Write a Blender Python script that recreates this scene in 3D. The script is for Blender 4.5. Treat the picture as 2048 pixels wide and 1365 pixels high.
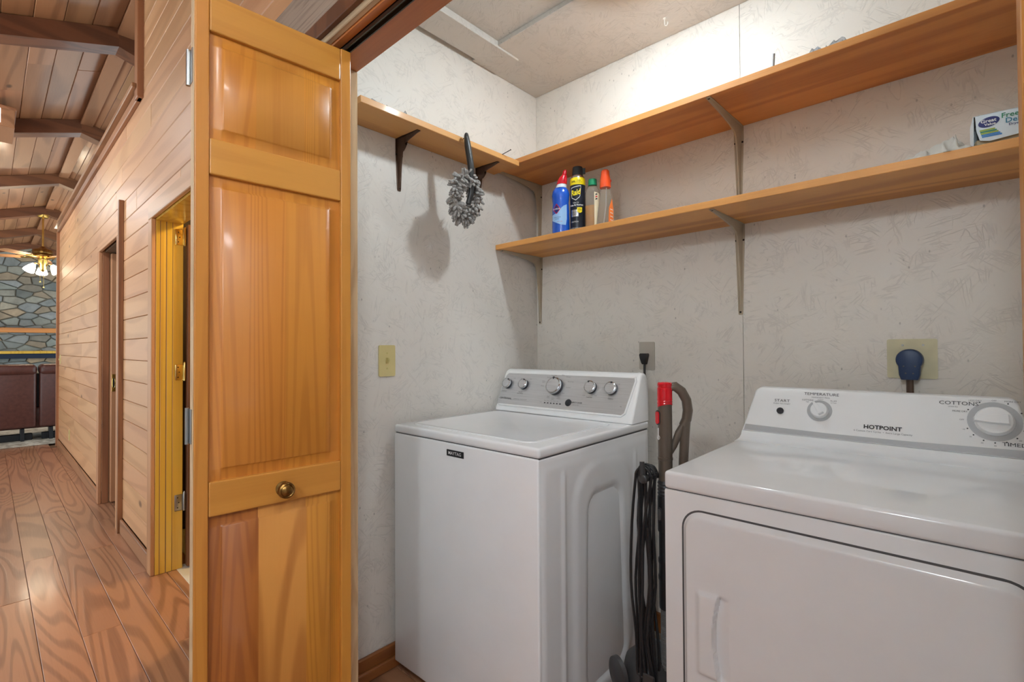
import bpy, bmesh, math, random
from mathutils import Vector, Matrix, noise
random.seed(7)
R = math.radians
SC = bpy.context.scene
COL = SC.collection
for o in list(bpy.data.objects): bpy.data.objects.remove(o)

# ------------------------------------------------------------------ camera
CAMZ = 1.24
cam = bpy.data.cameras.new('camera'); camo = bpy.data.objects.new('camera', cam); COL.objects.link(camo)
cam.sensor_width = 36.0; cam.sensor_fit = 'HORIZONTAL'; cam.lens = 967.47 / 2048 * 36
cam.clip_start = 0.02; cam.clip_end = 100
yaw, pit, rol = R(42.6635), R(0.7516), R(-0.3159)
d = Vector((-math.sin(yaw) * math.cos(pit), math.cos(yaw) * math.cos(pit), math.sin(pit)))
r = Vector((math.cos(yaw), math.sin(yaw), 0)); u = r.cross(d)
r2 = r * math.cos(rol) + u * math.sin(rol); u2 = -r * math.sin(rol) + u * math.cos(rol)
M = Matrix((r2, u2, -d)).transposed().to_4x4(); M.translation = (0, 0, CAMZ)
camo.matrix_world = M
SC.camera = camo
# ------------------------------------------------------------------ world, exposure
w = bpy.data.worlds.new('world'); SC.world = w; w.use_nodes = True
w.node_tree.nodes['Background'].inputs[0].default_value = (0.84, 0.96, 1.0, 1)
w.node_tree.nodes['Background'].inputs[1].default_value = 1.25
SC.view_settings.view_transform = 'Standard'; SC.view_settings.look = 'None'
SC.view_settings.gamma = 1.0; SC.view_settings.use_curve_mapping = False
SC.view_settings.exposure = 0.95
BULB_W = 205.0      # emission strength of the closet bulb
FRONT_FILL_W = 73.0  # emission strength of the added frontal fill globe
HALL_FILL_W = 58.0       # emission strength of the added hall fill domes
FAN_W = 36.0
BATH_W = 95.0

# ------------------------------------------------------------------ materials
def lin(c):
    out = []
    for v in c[:3]:
        v = v / 255.0
        out.append(v / 12.92 if v <= 0.04045 else ((v + 0.055) / 1.055) ** 2.4)
    return (*out, 1)
MATS = {}
class NT:
    def __init__(s, name):
        s.m = bpy.data.materials.new(name); s.m.use_nodes = True
        s.t = s.m.node_tree; s.b = s.t.nodes['Principled BSDF']; MATS[name] = s.m
    def n(s, typ, **kw):
        nd = s.t.nodes.new('ShaderNode' + typ)
        for k, v in kw.items():
            if k.startswith('i_'): nd.inputs[k[2:].replace('_', ' ')].default_value = v
            else: setattr(nd, k, v)
        return nd
    def l(s, a, b): s.t.links.new(a, b)
    def math(s, op, a, b=None, clamp=False):
        nd = s.n('Math', operation=op); nd.use_clamp = clamp
        for i, v in enumerate((a, b)):
            if v is None: continue
            if isinstance(v, (int, float)): nd.inputs[i].default_value = v
            else: s.l(v, nd.inputs[i])
        return nd.outputs[0]
    def mix(s, fac, a, b, mode='MIX'):
        nd = s.n('Mix', data_type='RGBA', blend_type=mode)
        for i, v in ((0, fac), (6, a), (7, b)):
            if isinstance(v, (int, float)): nd.inputs[i].default_value = v
            elif isinstance(v, tuple): nd.inputs[i].default_value = v
            else: s.l(v, nd.inputs[i])
        return nd.outputs[2]
    def rng(s, v, a, b, c=0.0, e=1.0, smooth=False):
        nd = s.n('MapRange'); nd.clamp = True
        if smooth: nd.interpolation_type = 'SMOOTHSTEP'
        nd.inputs[1].default_value = a; nd.inputs[2].default_value = b
        nd.inputs[3].default_value = c; nd.inputs[4].default_value = e
        s.l(v, nd.inputs[0]); return nd.outputs[0]
    def noise(s, vec, scale, detail=2.0, rough=.5, dist=0.0):
        nd = s.n('TexNoise'); nd.inputs['Scale'].default_value = scale; nd.inputs['Detail'].default_value = detail
        nd.inputs['Roughness'].default_value = rough; nd.inputs['Distortion'].default_value = dist
        s.l(vec, nd.inputs['Vector']); return nd.outputs[0]
    def mapping(s, vec, scale=(1, 1, 1), rot=(0, 0, 0), loc=(0, 0, 0)):
        nd = s.n('Mapping'); nd.inputs['Scale'].default_value = scale; nd.inputs['Rotation'].default_value = rot
        nd.inputs['Location'].default_value = loc; s.l(vec, nd.inputs['Vector']); return nd.outputs[0]
    def objco(s, rnd=True):
        co = s.n('TexCoord').outputs['Object']
        if not rnd: return co
        oi = s.n('ObjectInfo').outputs['Random']
        cb = s.n('CombineXYZ')
        for i, k in enumerate((37.3, 59.1, 83.7)): s.l(s.math('MULTIPLY', oi, k), cb.inputs[i])
        ad = s.n('VectorMath', operation='ADD'); s.l(co, ad.inputs[0]); s.l(cb.outputs[0], ad.inputs[1])
        return ad.outputs[0]
    def bump(s, h, strength, dist=0.002):
        b = s.n('Bump'); b.inputs['Strength'].default_value = strength; b.inputs['Distance'].default_value = dist
        s.l(h, b.inputs['Height']); s.l(b.outputs[0], s.b.inputs['Normal'])
def plain(name, c, rough=.5, metal=0.0, coat=0.0, emit=None, es=0.0, alpha=None, trans=0.0, ior=1.45, nz=0.06, nscale=9.0):
    m = NT(name); b = m.b
    b.inputs['Roughness'].default_value = rough; b.inputs['Metallic'].default_value = metal
    b.inputs['Coat Weight'].default_value = coat; b.inputs['IOR'].default_value = ior
    col = lin(c)
    if nz > 0:
        n = m.noise(m.objco(False), nscale, 4.0)
        dk = tuple(v * (1 - nz) for v in col[:3]) + (1,); lt = tuple(min(1, v * (1 + nz)) for v in col[:3]) + (1,)
        m.l(m.mix(m.rng(n, .3, .7), dk, lt), b.inputs['Base Color'])
    else: b.inputs['Base Color'].default_value = col
    if emit: b.inputs['Emission Color'].default_value = lin(emit); b.inputs['Emission Strength'].default_value = es
    if trans: b.inputs['Transmission Weight'].default_value = trans
    return m.m
def wood(name, light, dark, axis='x', rings=7.0, rscale=3.0, contrast=.75, rough=.5, coat=0.0, knots=0.0, var=.16, bumps=.15, fine=.25, stretch=.09, mottle=0.0):
    m = NT(name); co = m.objco(True)
    sc = [1.0, 1.0, 1.0]; sc['xyz'.index(axis)] = stretch
    v = m.mapping(co, tuple(sc))
    n = m.noise(v, rscale, 1.2, .45, .4)
    s = m.math('SINE', m.math('MULTIPLY', n, rings * 6.283))
    ring = m.rng(s, -.2, 1.0, 0.0, 1.0, True)
    sc2 = [1.0, 1.0, 1.0]; sc2['xyz'.index(axis)] = .03
    f = m.noise(m.mapping(co, tuple(sc2)), 150.0, 3.0, .6)
    fac = m.math('ADD', m.math('MULTIPLY', ring, contrast), m.math('MULTIPLY', m.math('SUBTRACT', f, .5), fine * 2), True)
    base = m.mix(fac, lin(light), lin(dark))
    if knots > 0:
        sk = [1.0, 1.0, 1.0]; sk['xyz'.index(axis)] = .45
        vo = m.n('TexVoronoi'); vo.inputs['Scale'].default_value = 4.2; m.l(m.mapping(co, tuple(sk)), vo.inputs['Vector'])
        sel = m.n('SeparateColor'); m.l(vo.outputs['Color'], sel.inputs[0])
        on = m.math('GREATER_THAN', sel.outputs[0], .62)
        k = m.math('MULTIPLY', m.rng(vo.outputs['Distance'], .04, .11, 1.0, 0.0, True), on)
        dk = tuple(c * .42 for c in lin(dark)[:3]) + (1,)
        base = m.mix(m.math('MULTIPLY', k, knots), base, dk)
    oi = m.n('ObjectInfo').outputs['Random']
    hs = m.n('HueSaturation'); m.l(m.math('ADD', m.math('MULTIPLY', oi, var * 2), 1 - var), hs.inputs['Value'])
    m.l(m.math('ADD', m.math('MULTIPLY', m.math('FRACT', m.math('MULTIPLY', oi, 13.7)), .008), .496), hs.inputs['Hue'])
    m.l(base, hs.inputs['Color'])
    outc = hs.outputs[0]
    if mottle > 0:
        mo = m.noise(co, 2.3, 4.0, .6)
        outc = m.mix(m.math('MULTIPLY', m.rng(mo, .42, .68), mottle), outc, tuple(c * .55 for c in lin(dark)[:3]) + (1,))
    m.l(outc, m.b.inputs['Base Color'])
    m.b.inputs['Roughness'].default_value = rough
    m.b.inputs['Coat Weight'].default_value = coat; m.b.inputs['Coat Roughness'].default_value = .12
    m.bump(fac, bumps, .0012)
    return m.m
def osb(name, c, plane, rough=.5):
    m = NT(name); co = m.objco(False)
    ax = {'xz': 1, 'yz': 0, 'xy': 2}[plane]
    grooves = None; blobs = None
    for i, a in enumerate((12, 52, 98, 143)):
        rot = [0, 0, 0]; rot[ax] = R(a)
        sc = [46.0, 46.0, 46.0]; sc[{1: 0, 0: 1, 2: 0}[ax]] = 8.0
        rt = m.mapping(co, (1, 1, 1), tuple(rot), (i * 3.1, i * 1.7, i * 2.3))
        v = m.mapping(rt, tuple(sc))
        n = m.noise(v, 1.0, 2.0, .5, .25)
        ln = m.rng(m.math('ABSOLUTE', m.math('SUBTRACT', n, .5)), .006, .03, 1.0, 0.0)
        msk = m.rng(m.noise(m.mapping(co, (1, 1, 1), (0, 0, 0), (i * 9., 4., i * 5.)), 11.0, 1.0), .52, .62)
        g = m.math('MULTIPLY', ln, msk)
        grooves = g if grooves is None else m.math('MAXIMUM', grooves, g)
        blobs = n if blobs is None else m.math('ADD', blobs, n)
    hgt = m.math('SUBTRACT', m.math('MULTIPLY', blobs, .8), m.math('MULTIPLY', grooves, .7))
    fine = m.noise(co, 160.0, 3.0)
    hgt = m.math('ADD', hgt, m.math('MULTIPLY', fine, .22))
    vo = m.n('TexVoronoi'); vo.inputs['Scale'].default_value = 42.0
    sp = [1.0, 1.0, 1.0]; sp[2 if ax != 2 else 1] = .55
    m.l(m.mapping(co, tuple(sp)), vo.inputs['Vector'])
    spk = m.math('MULTIPLY', m.rng(vo.outputs['Distance'], .06, .14, 1.0, 0.0), m.rng(m.noise(co, 9.0, 2.0), .5, .62))
    tone = m.rng(m.noise(co, 1.6, 3.0), .3, .7)
    base = lin(c); lo = tuple(v * .93 for v in base[:3]) + (1,)
    colr = m.mix(tone, lo, base)
    colr = m.mix(m.math('MULTIPLY', grooves, .22), colr, tuple(v * .5 for v in base[:3]) + (1,))
    colr = m.mix(m.math('MULTIPLY', spk, .55), colr, tuple(v * .22 for v in base[:3]) + (1,))
    m.l(colr, m.b.inputs['Base Color']); m.b.inputs['Roughness'].default_value = rough
    m.bump(hgt, .40, .0022)
    return m.m
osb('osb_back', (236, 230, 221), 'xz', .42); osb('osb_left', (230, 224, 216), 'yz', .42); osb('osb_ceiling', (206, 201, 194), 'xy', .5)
wood('pine_wall', (208, 158, 114), (168, 114, 73), 'x', 7, 3.2, .40, .45, .0, .9, .07, .10, .18)
wood('pine_wall_v', (206, 150, 106), (158, 102, 64), 'z', 5, 3.0, .4, .45, .1, .7, .10, .12, .2)
wood('trim_stain', (160, 108, 70), (108, 66, 38), 'z', 6, 5.0, .5, .5, .1, .3, .10)
wood('trim_dark', (110, 68, 40), (72, 42, 24), 'z', 6, 5.0, .5, .5, .1, .0, .10)
wood('trim_x', (168, 118, 80), (112, 72, 44), 'x', 6, 5.0, .5, .5, .1, .3, .10)
wood('rough_sawn', (150, 128, 110), (110, 90, 75), 'x', 9, 22.0, .35, .8, 0, .0, .05, .5, .9)
wood('floor_wood', (176, 128, 96), (120, 78, 55), 'x', 22, 3.6, .55, .32, .12, .35, .08, .35, .3, .12)
wood('ceil_plank', (168, 120, 84), (112, 72, 45), 'x', 6, 3.0, .5, .5, .1, .9, .10, .15, .2)
wood('ceil_beam', (122, 76, 46), (78, 46, 26), 'y', 7, 4.0, .5, .5, .1, .4, .08, .2, .25)
wood('door_wood', (196, 132, 52), (170, 104, 34), 'z', 9, 8.0, .35, .40, .12, 0, .02, .08, .3, .04)
wood('door_rail', (200, 136, 56), (178, 112, 40), 'x', 9, 8.0, .3, .40, .12, 0, .02, .08, .3, .05)
wood('door_light', (206, 142, 66), (156, 92, 32), 'z', 7, 7.0, .55, .40, .12, 0, .02, .08, .15, .07)
wood('door_mid', (200, 130, 48), (172, 102, 32), 'z', 22, 9.0, .45, .40, .12, 0, .03, .08, .3, .03)
wood('door_red', (164, 92, 36), (132, 66, 22), 'z', 22, 9.0, .5, .40, .12, 0, .02, .08, .3, .03)
wood('raw_edge', (222, 190, 148), (178, 140, 100), 'z', 8, 12.0, .4, .7, 0, 0, .05, .2, .4)
wood('raw_edge_x', (206, 180, 146), (150, 122, 94), 'x', 8, 12.0, .5, .8, 0, 0, .05, .3, .5)
wood('header_wood', (216, 140, 76), (170, 98, 46), 'x', 7, 5.0, .5, .4, .2, .2, .05, .15, .3)
wood('shelf_x', (222, 156, 84), (170, 100, 42), 'x', 7, 4.0, .5, .5, .1, .7, .05, .15, .3, .06, .25)
wood('shelf_y', (222, 162, 94), (178, 116, 58), 'y', 6, 3.5, .45, .5, .1, .7, .05, .15, .3, .06)
wood('yellow_jamb', (222, 180, 74), (186, 138, 44), 'z', 8, 4.0, .4, .22, .5, 0, .06, .1, .2, .07)
wood('base_wood', (156, 98, 48), (108, 60, 26), 'y', 6, 5.0, .5, .4, .2, .3, .08)
wood('mantel_wood', (206, 136, 70), (160, 92, 40), 'y', 6, 4.0, .4, .4, .2, 0, .06)
plain('white_enamel', (238, 240, 242), .16, 0, .5, nz=.015); plain('white_plastic', (236, 236, 236), .32, nz=.015)
plain('grey_plastic', (176, 177, 179), .35, nz=.02); plain('seam_dark', (84, 84, 86), .6)
mm = NT('brushed_steel'); f_ = mm.noise(mm.mapping(mm.objco(False), (2, 60, 260)), 3.0, 3.0, .6)
mm.l(mm.mix(mm.rng(f_, .3, .7), lin((192, 192, 194)), lin((220, 220, 222))), mm.b.inputs['Base Color'])
mm.b.inputs['Metallic'].default_value = .75; mm.b.inputs['Roughness'].default_value = .36; mm.bump(f_, .06, .0005)
plain('chrome', (205, 206, 208), .14, 1.0, nz=0); plain('knob_dark', (62, 62, 66), .3, .6); plain('print_dark', (58, 58, 62), .5, nz=0)
plain('print_mid', (120, 120, 124), .5, nz=0); plain('print_white', (232, 232, 232), .5, nz=0); plain('badge_black', (26, 28, 34), .3, nz=0)
plain('brass', (196, 158, 84), .25, 1.0); plain('brass_bright', (226, 196, 122), .2, 1.0); plain('antique_brass', (132, 98, 52), .32, 1.0, nz=.3, nscale=60.)
plain('steel', (170, 170, 168), .3, 1.0); plain('track_metal', (92, 88, 80), .35, .9); plain('bracket_beige', (178, 164, 142), .42, .25)
plain('bracket_brown', (82, 60, 46), .38, .5); plain('screw', (52, 46, 42), .4, .8); plain('vac_grey', (104, 94, 84), .32, .3)
plain('vac_dark', (58, 57, 58), .4); plain('vac_black', (34, 34, 36), .45); plain('vac_red', (214, 18, 34), .22, 0, .5, nz=.02)
plain('cord_black', (36, 36, 38), .45); plain('hose_grey', (104, 102, 100), .5)
plain('plate_ivory', (212, 196, 138), .35); plain('plate_painted', (186, 178, 166), .5); plain('plate_cream', (214, 207, 172), .4, nz=.12, nscale=14.); plain('toggle', (200, 184, 120), .35)
plain('plug_blue', (34, 56, 92), .4); plain('cable_brown', (90, 70, 58), .5)
plain('blue_bottle', (24, 84, 190), .22, 0, .4, nz=.05); plain('red_cap', (204, 22, 38), .3); plain('bottle_white', (226, 230, 238), .3); plain('label_lightblue', (150, 190, 232), .35)
plain('can_black', (32, 36, 46), .28, .2); plain('can_silver', (196, 198, 200), .25, .9); plain('can_yellow', (250, 226, 30), .35); plain('cap_black', (46, 52, 58), .4)
plain('green_cap', (30, 158, 112), .35); plain('clear_plastic', (232, 226, 214), .08, trans=.85, ior=1.2, nz=0); plain('amber_liquid', (206, 142, 44), .12, nz=.05); plain('label_cream', (232, 218, 186), .5)
plain('orange_cap', (244, 88, 40), .25, 0, .4); plain('orange_label', (240, 130, 62), .4); plain('label_navy', (30, 36, 104), .4); plain('label_green', (46, 128, 92), .4, nz=0); plain('label_teal', (46, 120, 150), .4, nz=0)
plain('label_blue', (40, 120, 190), .4); plain('label_lime', (150, 168, 40), .4); plain('carton', (214, 226, 234), .45); plain('carton_inside', (206, 190, 160), .6); plain('rag', (246, 242, 234), .8); plain('bag_plastic', (244, 246, 250), .15, trans=.9, ior=1.08)
plain('duster_grey', (160, 156, 152), .95, nz=.35, nscale=240.); plain('duster_handle', (52, 52, 52), .35)
plain('leather', (82, 48, 42), .36, nz=.18, nscale=25.); plain('mech_black', (20, 22, 28), .5); plain('mortar', (150, 148, 138), .95, nz=.15)
plain('bounce_plaster', (214, 222, 230), .8, nz=.03); plain('tile_white', (226, 224, 214), .3); plain('bath_wall', (206, 178, 120), .6); plain('dark_room', (58, 42, 32), .8)
plain('fan_blade', (150, 108, 74), .4); plain('porcelain', (232, 230, 224), .25); plain('backing', (120, 92, 66), .8); plain('steel_lintel', (34, 46, 66), .4, .5)
plain('bulb_lit', (255, 250, 240), .4, emit=(232, 247, 255), es=BULB_W, nz=0); plain('fill_dome_lit', (255, 250, 240), .4, emit=(240, 250, 255), es=HALL_FILL_W, nz=0)
plain('front_fill_lit', (255, 250, 240), .4, emit=(240, 250, 255), es=FRONT_FILL_W, nz=0); plain('shade_lit', (255, 250, 240), .4, emit=(255, 236, 206), es=FAN_W, nz=0); plain('bath_lit', (255, 240, 210), .4, emit=(255, 226, 160), es=BATH_W, nz=0)
plain('panel_lit', (240, 226, 230), .4, emit=(255, 236, 240), es=1.6, nz=0)
def stone_mat():
    m = NT('stone'); co = m.objco(True); n = m.noise(co, 5.0, 6.0, .62, .3)
    oi = m.n('ObjectInfo').outputs['Random']
    cr = m.n('ValToRGB'); m.l(oi, cr.inputs[0]); e = cr.color_ramp.elements
    e[0].position = 0; e[0].color = lin((132, 140, 138)); e[1].position = 1; e[1].color = lin((206, 194, 170))
    for p, c in ((.3, (168, 174, 176)), (.5, (116, 126, 126)), (.72, (196, 172, 140)), (.86, (150, 162, 160))):
        q = e.new(p); q.color = lin(c)
    m.l(m.mix(m.rng(n, .3, .72), m.mix(.45, cr.outputs[0], (.05, .06, .06, 1)), cr.outputs[0]), m.b.inputs['Base Color'])
    m.b.inputs['Roughness'].default_value = .85; m.bump(n, .5, .02)
stone_mat()
def rug_mat():
    m = NT('rug'); co = m.objco(False); n = m.noise(co, 9.0, 5.0, .7); n2 = m.noise(co, 220., 2.)
    m.l(m.mix(m.rng(n, .4, .6), lin((138, 130, 116)), lin((202, 196, 182))), m.b.inputs['Base Color']); m.b.inputs['Roughness'].default_value = .95
    m.bump(n2, .5, .004)
rug_mat()

# ------------------------------------------------------------------ mesh helpers
class B:
    """collects geometry in a bmesh"""
    def __init__(s): s.b = bmesh.new()
    def box(s, x0, x1, y0, y1, z0, z1, bev=0.0, seg=1):
        t = bmesh.new(); bmesh.ops.create_cube(t, size=1.0)
        for v in t.verts:
            v.co = Vector(((x0 + x1) / 2 + v.co.x * (x1 - x0), (y0 + y1) / 2 + v.co.y * (y1 - y0), (z0 + z1) / 2 + v.co.z * (z1 - z0)))
        if bev > 0: bmesh.ops.bevel(t, geom=list(t.edges), offset=bev, segments=seg, affect='EDGES', profile=.5)
        s.join(t); return s
    def join(s, t):
        me = bpy.data.meshes.new('tmp'); t.to_mesh(me); t.free(); s.b.from_mesh(me); bpy.data.meshes.remove(me); return s
    def poly(s, pts, faces):
        vs = [s.b.verts.new(p) for p in pts]
        for f in faces:
            try: s.b.faces.new([vs[i] for i in f])
            except ValueError: pass
        return s
    def rings(s, rs, caps=True, closed=False):
        n = len(rs[0]); vs = [[s.b.verts.new(p) for p in q] for q in rs]; m = len(vs)
        for i in range(m if closed else m - 1):
            a, c = vs[i], vs[(i + 1) % m]
            for j in range(n): s.b.faces.new((a[j], a[(j + 1) % n], c[(j + 1) % n], c[j]))
        if caps and not closed: s.b.faces.new(list(reversed(vs[0]))); s.b.faces.new(vs[-1])
        return s
    def lathe(s, prof, seg=24, mat=None, sx=1.0, sy=1.0):
        """prof: (radius, z) from bottom to top, around z; mat places it"""
        rs = []
        for rad, z in prof:
            q = []
            for k in range(seg):
                a = 2 * math.pi * k / seg; p = Vector((max(rad, 1e-4) * math.cos(a) * sx, max(rad, 1e-4) * math.sin(a) * sy, z))
                q.append(mat @ p if mat else p)
            rs.append(q)
        return s.rings(rs)
    def tube(s, pts, rad, seg=10, closed=False, flat=1.0):
        pts = [Vector(p) for p in pts]; n = len(pts); rs = []; up = None
        for i, p in enumerate(pts):
            a = pts[(i - 1) % n] if (i > 0 or closed) else p; c = pts[(i + 1) % n] if (i < n - 1 or closed) else p
            t = (c - a).normalized() if (c - a).length > 1e-9 else Vector((0, 0, 1))
            if up is None:
                up = t.orthogonal().normalized()
            else:
                up = (up - t * up.dot(t))
                up = up.normalized() if up.length > 1e-6 else t.orthogonal().normalized()
            sd = t.cross(up); rr = rad[i] if isinstance(rad, (list, tuple)) else rad
            rs.append([p + up * rr * math.cos(2 * math.pi * k / seg) + sd * rr * flat * math.sin(2 * math.pi * k / seg) for k in range(seg)])
        return s.rings(rs, True, closed)
    def prism(s, poly, f0, f1):
        """poly of 2-tuples; f0/f1 map a 2-tuple to the two end points"""
        return s.rings([[f0(p) for p in poly], [f1(p) for p in poly]])
def obj(name, b, mat, parent=None, smooth=True, world=False, angle=35):
    bm = b.b if isinstance(b, B) else b
    bmesh.ops.recalc_face_normals(bm, faces=list(bm.faces))
    me = bpy.data.meshes.new(name); bm.to_mesh(me); bm.free()
    if smooth:
        for p in me.polygons: p.use_smooth = True
        me.set_sharp_from_angle(angle=R(angle))
    if mat: me.materials.append(MATS[mat])
    o = bpy.data.objects.new(name, me); COL.objects.link(o)
    if parent:
        o.parent = parent
        if world: o.matrix_parent_inverse = MW[parent.name].inverted()
    MW[o.name] = MW[parent.name].copy() if (parent and not world) else Matrix()
    return o
MW = {}
def tag(o, label=None, cat=None, group=None, kind=None):
    if label: o['label'] = label
    if cat: o['category'] = cat
    if group: o['group'] = group
    if kind: o['kind'] = kind
    return o
def thing(name, label, cat, loc=(0, 0, 0), rz=0.0, group=None):
    o = bpy.data.objects.new(name, None); COL.objects.link(o); o.empty_display_size = .05
    o.location = loc; o.rotation_euler = (0, 0, rz); MW[o.name] = Matrix.Translation(loc) @ Matrix.Rotation(rz, 4, 'Z')
    return tag(o, label, cat, group)
def copy_tree(o, parent=None):
    c = o.copy(); COL.objects.link(c)
    if parent: c.parent = parent
    MW[c.name] = MW[o.name].copy()
    for ch in list(o.children): copy_tree(ch, c)
    return c
def text(name, body, size, mat, parent, M, align='CENTER', bold=0.0, sx=1.0, fn=None, world=False):
    """flat lettering as a thin mesh; M places the xy text plane; fn optionally bends each point first"""
    cu = bpy.data.curves.new('t', 'FONT'); cu.body = body; cu.size = size; cu.align_x = align; cu.align_y = 'CENTER'; cu.offset = bold * size; cu.resolution_u = 2
    to = bpy.data.objects.new('t', cu); COL.objects.link(to)
    dg = bpy.context.evaluated_depsgraph_get(); me = bpy.data.meshes.new_from_object(to.evaluated_get(dg))
    bpy.data.objects.remove(to); bpy.data.curves.remove(cu)
    for v in me.vertices:
        p = Vector((v.co.x * sx, v.co.y, 0))
        v.co = M @ (fn(p) if fn else p)
    me.materials.clear(); me.materials.append(MATS[mat]); me.name = name
    o = bpy.data.objects.new(name, me); COL.objects.link(o); o.parent = parent
    if world: o.matrix_parent_inverse = MW[parent.name].inverted()
    return o
def struct(name, b, mat, parent=None, **kw):
    o = obj(name, b, mat, parent, **kw)
    if not parent: o['kind'] = 'structure'
    return o
def rrect(w, h, rad, n=5, cx=0, cy=0):
    out = []
    for (sx, sy, a0) in ((1, 1, 0), (-1, 1, 90), (-1, -1, 180), (1, -1, 270)):
        for k in range(n + 1):
            a = R(a0 + 90 * k / n); out.append((cx + sx * (w / 2 - rad) + rad * math.cos(a), cy + sy * (h / 2 - rad) + rad * math.sin(a)))
    return out
def sstep(a, b, x):
    t = max(0, min(1, (x - a) / (b - a))); return t * t * (3 - 2 * t)

# ------------------------------------------------------------------ dimensions
W = .628                      # hall side face of the plank wall
XL, YB, ZC = -1.65, 1.990, 2.6005   # closet left wall, back wall, ceiling
XR = .32                      # closet right wall
X_END = -8.52                 # far end of the plank wall
RY, RZ, SL = .616, 3.505, .32   # vault: ridge line and slope
def zc(y): return RZ - SL * abs(y - RY)

# ================================================================== SETTING
# floor planks
fb = B().box(-14.7, .9, -2.6, 3.0, -.06, -.022); floor = struct('floor', fb, 'backing', smooth=False)
seams = [.0185 + .1335 * k for k in range(-20, 15)]
rr = random.Random(3)
cuts = {0: [-3.42, -1.55, -5.6, -7.4], 1: [-4.03, -1.2, -6.0, -7.9], 2: [-2.79, -5.1, -7.0], 3: [-3.97, -1.9, -6.2], 4: [-2.45, -4.6, -3.35, -6.7]}
for i, y in enumerate(seams[:-1]):
    k = i - 20
    if seams[i + 1] > YB + .2 or y < -1.7: continue
    cs = cuts.get(k)
    if cs is None:
        x = .9 - rr.uniform(.4, 1.6); cs = []
        while x > -9.2: cs.append(x); x -= rr.uniform(1.3, 2.6)
    x1 = .9; lo = -14.5 if y < W - .2 else -8.45
    if y > W + .07: lo = -1.68
    for c in sorted(cs, reverse=True) + [lo]:
        c = max(c, lo)
        if x1 - c < .05: continue
        dz = rr.uniform(-.0012, 0)
        obj('floor_plank', B().box(c + .0008, x1 - .0008, y + .0007, seams[i + 1] - .0007, -.022, dz, .0016), 'floor_wood', floor, smooth=False)
        x1 = c
# bath tile floor seen through the doorway
bt = tag(struct('floor_bath', B().box(-4.2, -1.7, .725, 2.3, -.021, -.006), 'tile_white', smooth=False), kind='structure')
for i in range(4):
    for j in range(3):
        x = -3.3 + i * .31; y = .728 + j * .31
        obj('tile', B().box(x + .002, x + .308, y + .002, y + .308, -.008, .001, .001), 'tile_white', bt, smooth=False)

# plank wall of the hall: backing + every board
openings = [(-5.08, -4.30, 2.03), (-3.25, -2.45, 1.965), (-1.30, .10, 2.125)]   # x0, x1, head height
wb = B()
segs = [(-8.50, -5.08, 0, 2.77), (-5.08, -4.30, 2.03, 2.77), (-4.30, -3.60, 0, 2.77), (-3.60, -3.25, 0, 3.45), (-3.25, -2.45, 1.965, 3.45), (-2.45, -1.325, 0, 3.45), (-1.325, .125, 2.10, 3.45), (.125, .9, 0, 3.45)]
for a, b_, z0, z1 in segs: wb.box(a, b_, .645, .738, z0, z1)
wall_hall = struct('wall_hall', wb, 'backing', smooth=False)
pitch = .1345
for k in range(26):
    z0 = .095 + k * pitch; z1 = z0 + pitch
    spans = [(X_END, .9)]
    if z0 >= 2.74: spans = [(-3.62, .9)]
    for (a, b_, zt) in openings:
        if z0 < zt:
            ns = []
            for s0, s1 in spans:
                if s0 < a: ns.append((s0, min(s1, a)))
                if s1 > b_: ns.append((max(s0, b_), s1))
            spans = ns
    # butt joints
    ns = []
    for s0, s1 in spans:
        x = s0
        while s1 - x > 2.6:
            c = x + rr.uniform(1.3, 2.3); ns.append((x, c)); x = c
        ns.append((x, s1))
    for s0, s1 in ns:
        zz1 = min(z1, 3.45)
        if zz1 - z0 < .02: continue
        obj('wall_plank', B().box(s0 + .0006, s1 - .0006, W + rr.uniform(0, .0008), .645, z0 + .0012, zz1 - .0012, .003), 'pine_wall', wall_hall, smooth=False)
def trim(n, b, mat, smooth=False):
    return struct('trim_%d' % n, b, mat, smooth=smooth)
struct('baseboard_hall', B().box(X_END, -5.13, .612, W, 0, .093, .004).box(-4.17, -3.338, .612, W, 0, .093, .004), 'trim_x', smooth=False)
# end post of the wall
trim(1, B().box(X_END - .03, X_END + .004, .60, .75, 0, 2.77, .004), 'trim_stain')
# cap ledge on the low wall, then the vertical trim of the high wall
trim(2, B().box(X_END - .05, -3.60, .575, .80, 2.81, 2.838, .004), 'trim_x')
trim(3, B().box(X_END - .02, -3.60, .605, .63, 2.755, 2.81, .004), 'trim_x')
trim(4, B().box(-3.665, -3.58, .597, .66, 2.755, 3.47, .004), 'trim_stain')
# pocket door opening
trim(5, B().box(-5.16, -5.08, .606, W, 0, 2.029, .003), 'pine_wall_v')
trim(6, B().box(-5.16, -4.215, .606, W, 2.03, 2.12, .003), 'pine_wall')
trim(7, B().box(-4.30, -4.215, .606, W, 0, 2.03, .003), 'pine_wall_v')
trim(8, B().box(-4.212, -4.175, .600, W, .0, 2.26, .002), 'trim_stain')
trim(9, B().box(-5.10, -5.078, .63, .672, 0, 2.03, .002).box(-5.10, -5.078, .722, .742, 0, 2.03, .002), 'trim_stain')
trim(10, B().box(-4.302, -4.28, .63, .742, 0, 2.03, .002), 'trim_dark')
door_2 = struct('door_1', B().box(-5.75, -5.03, .679, .714, .012, 2.02, .003), 'pine_wall_v', smooth=False)
obj('latch_plate', B().box(-5.031, -5.027, .684, .709, .90, 1.04, .001), 'brass', door_2)
obj('latch_pull', B().box(-5.03, -5.0265, .691, .702, .93, 1.01, .001), 'knob_dark', door_2)
obj('latch_ring', B().tube([(-5.026, .6965 + .009 * math.cos(a), .97 + .045 * math.sin(a)) for a in [i * math.pi / 8 for i in range(16)]], .0018, 6, True), 'brass_bright', door_2)
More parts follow.
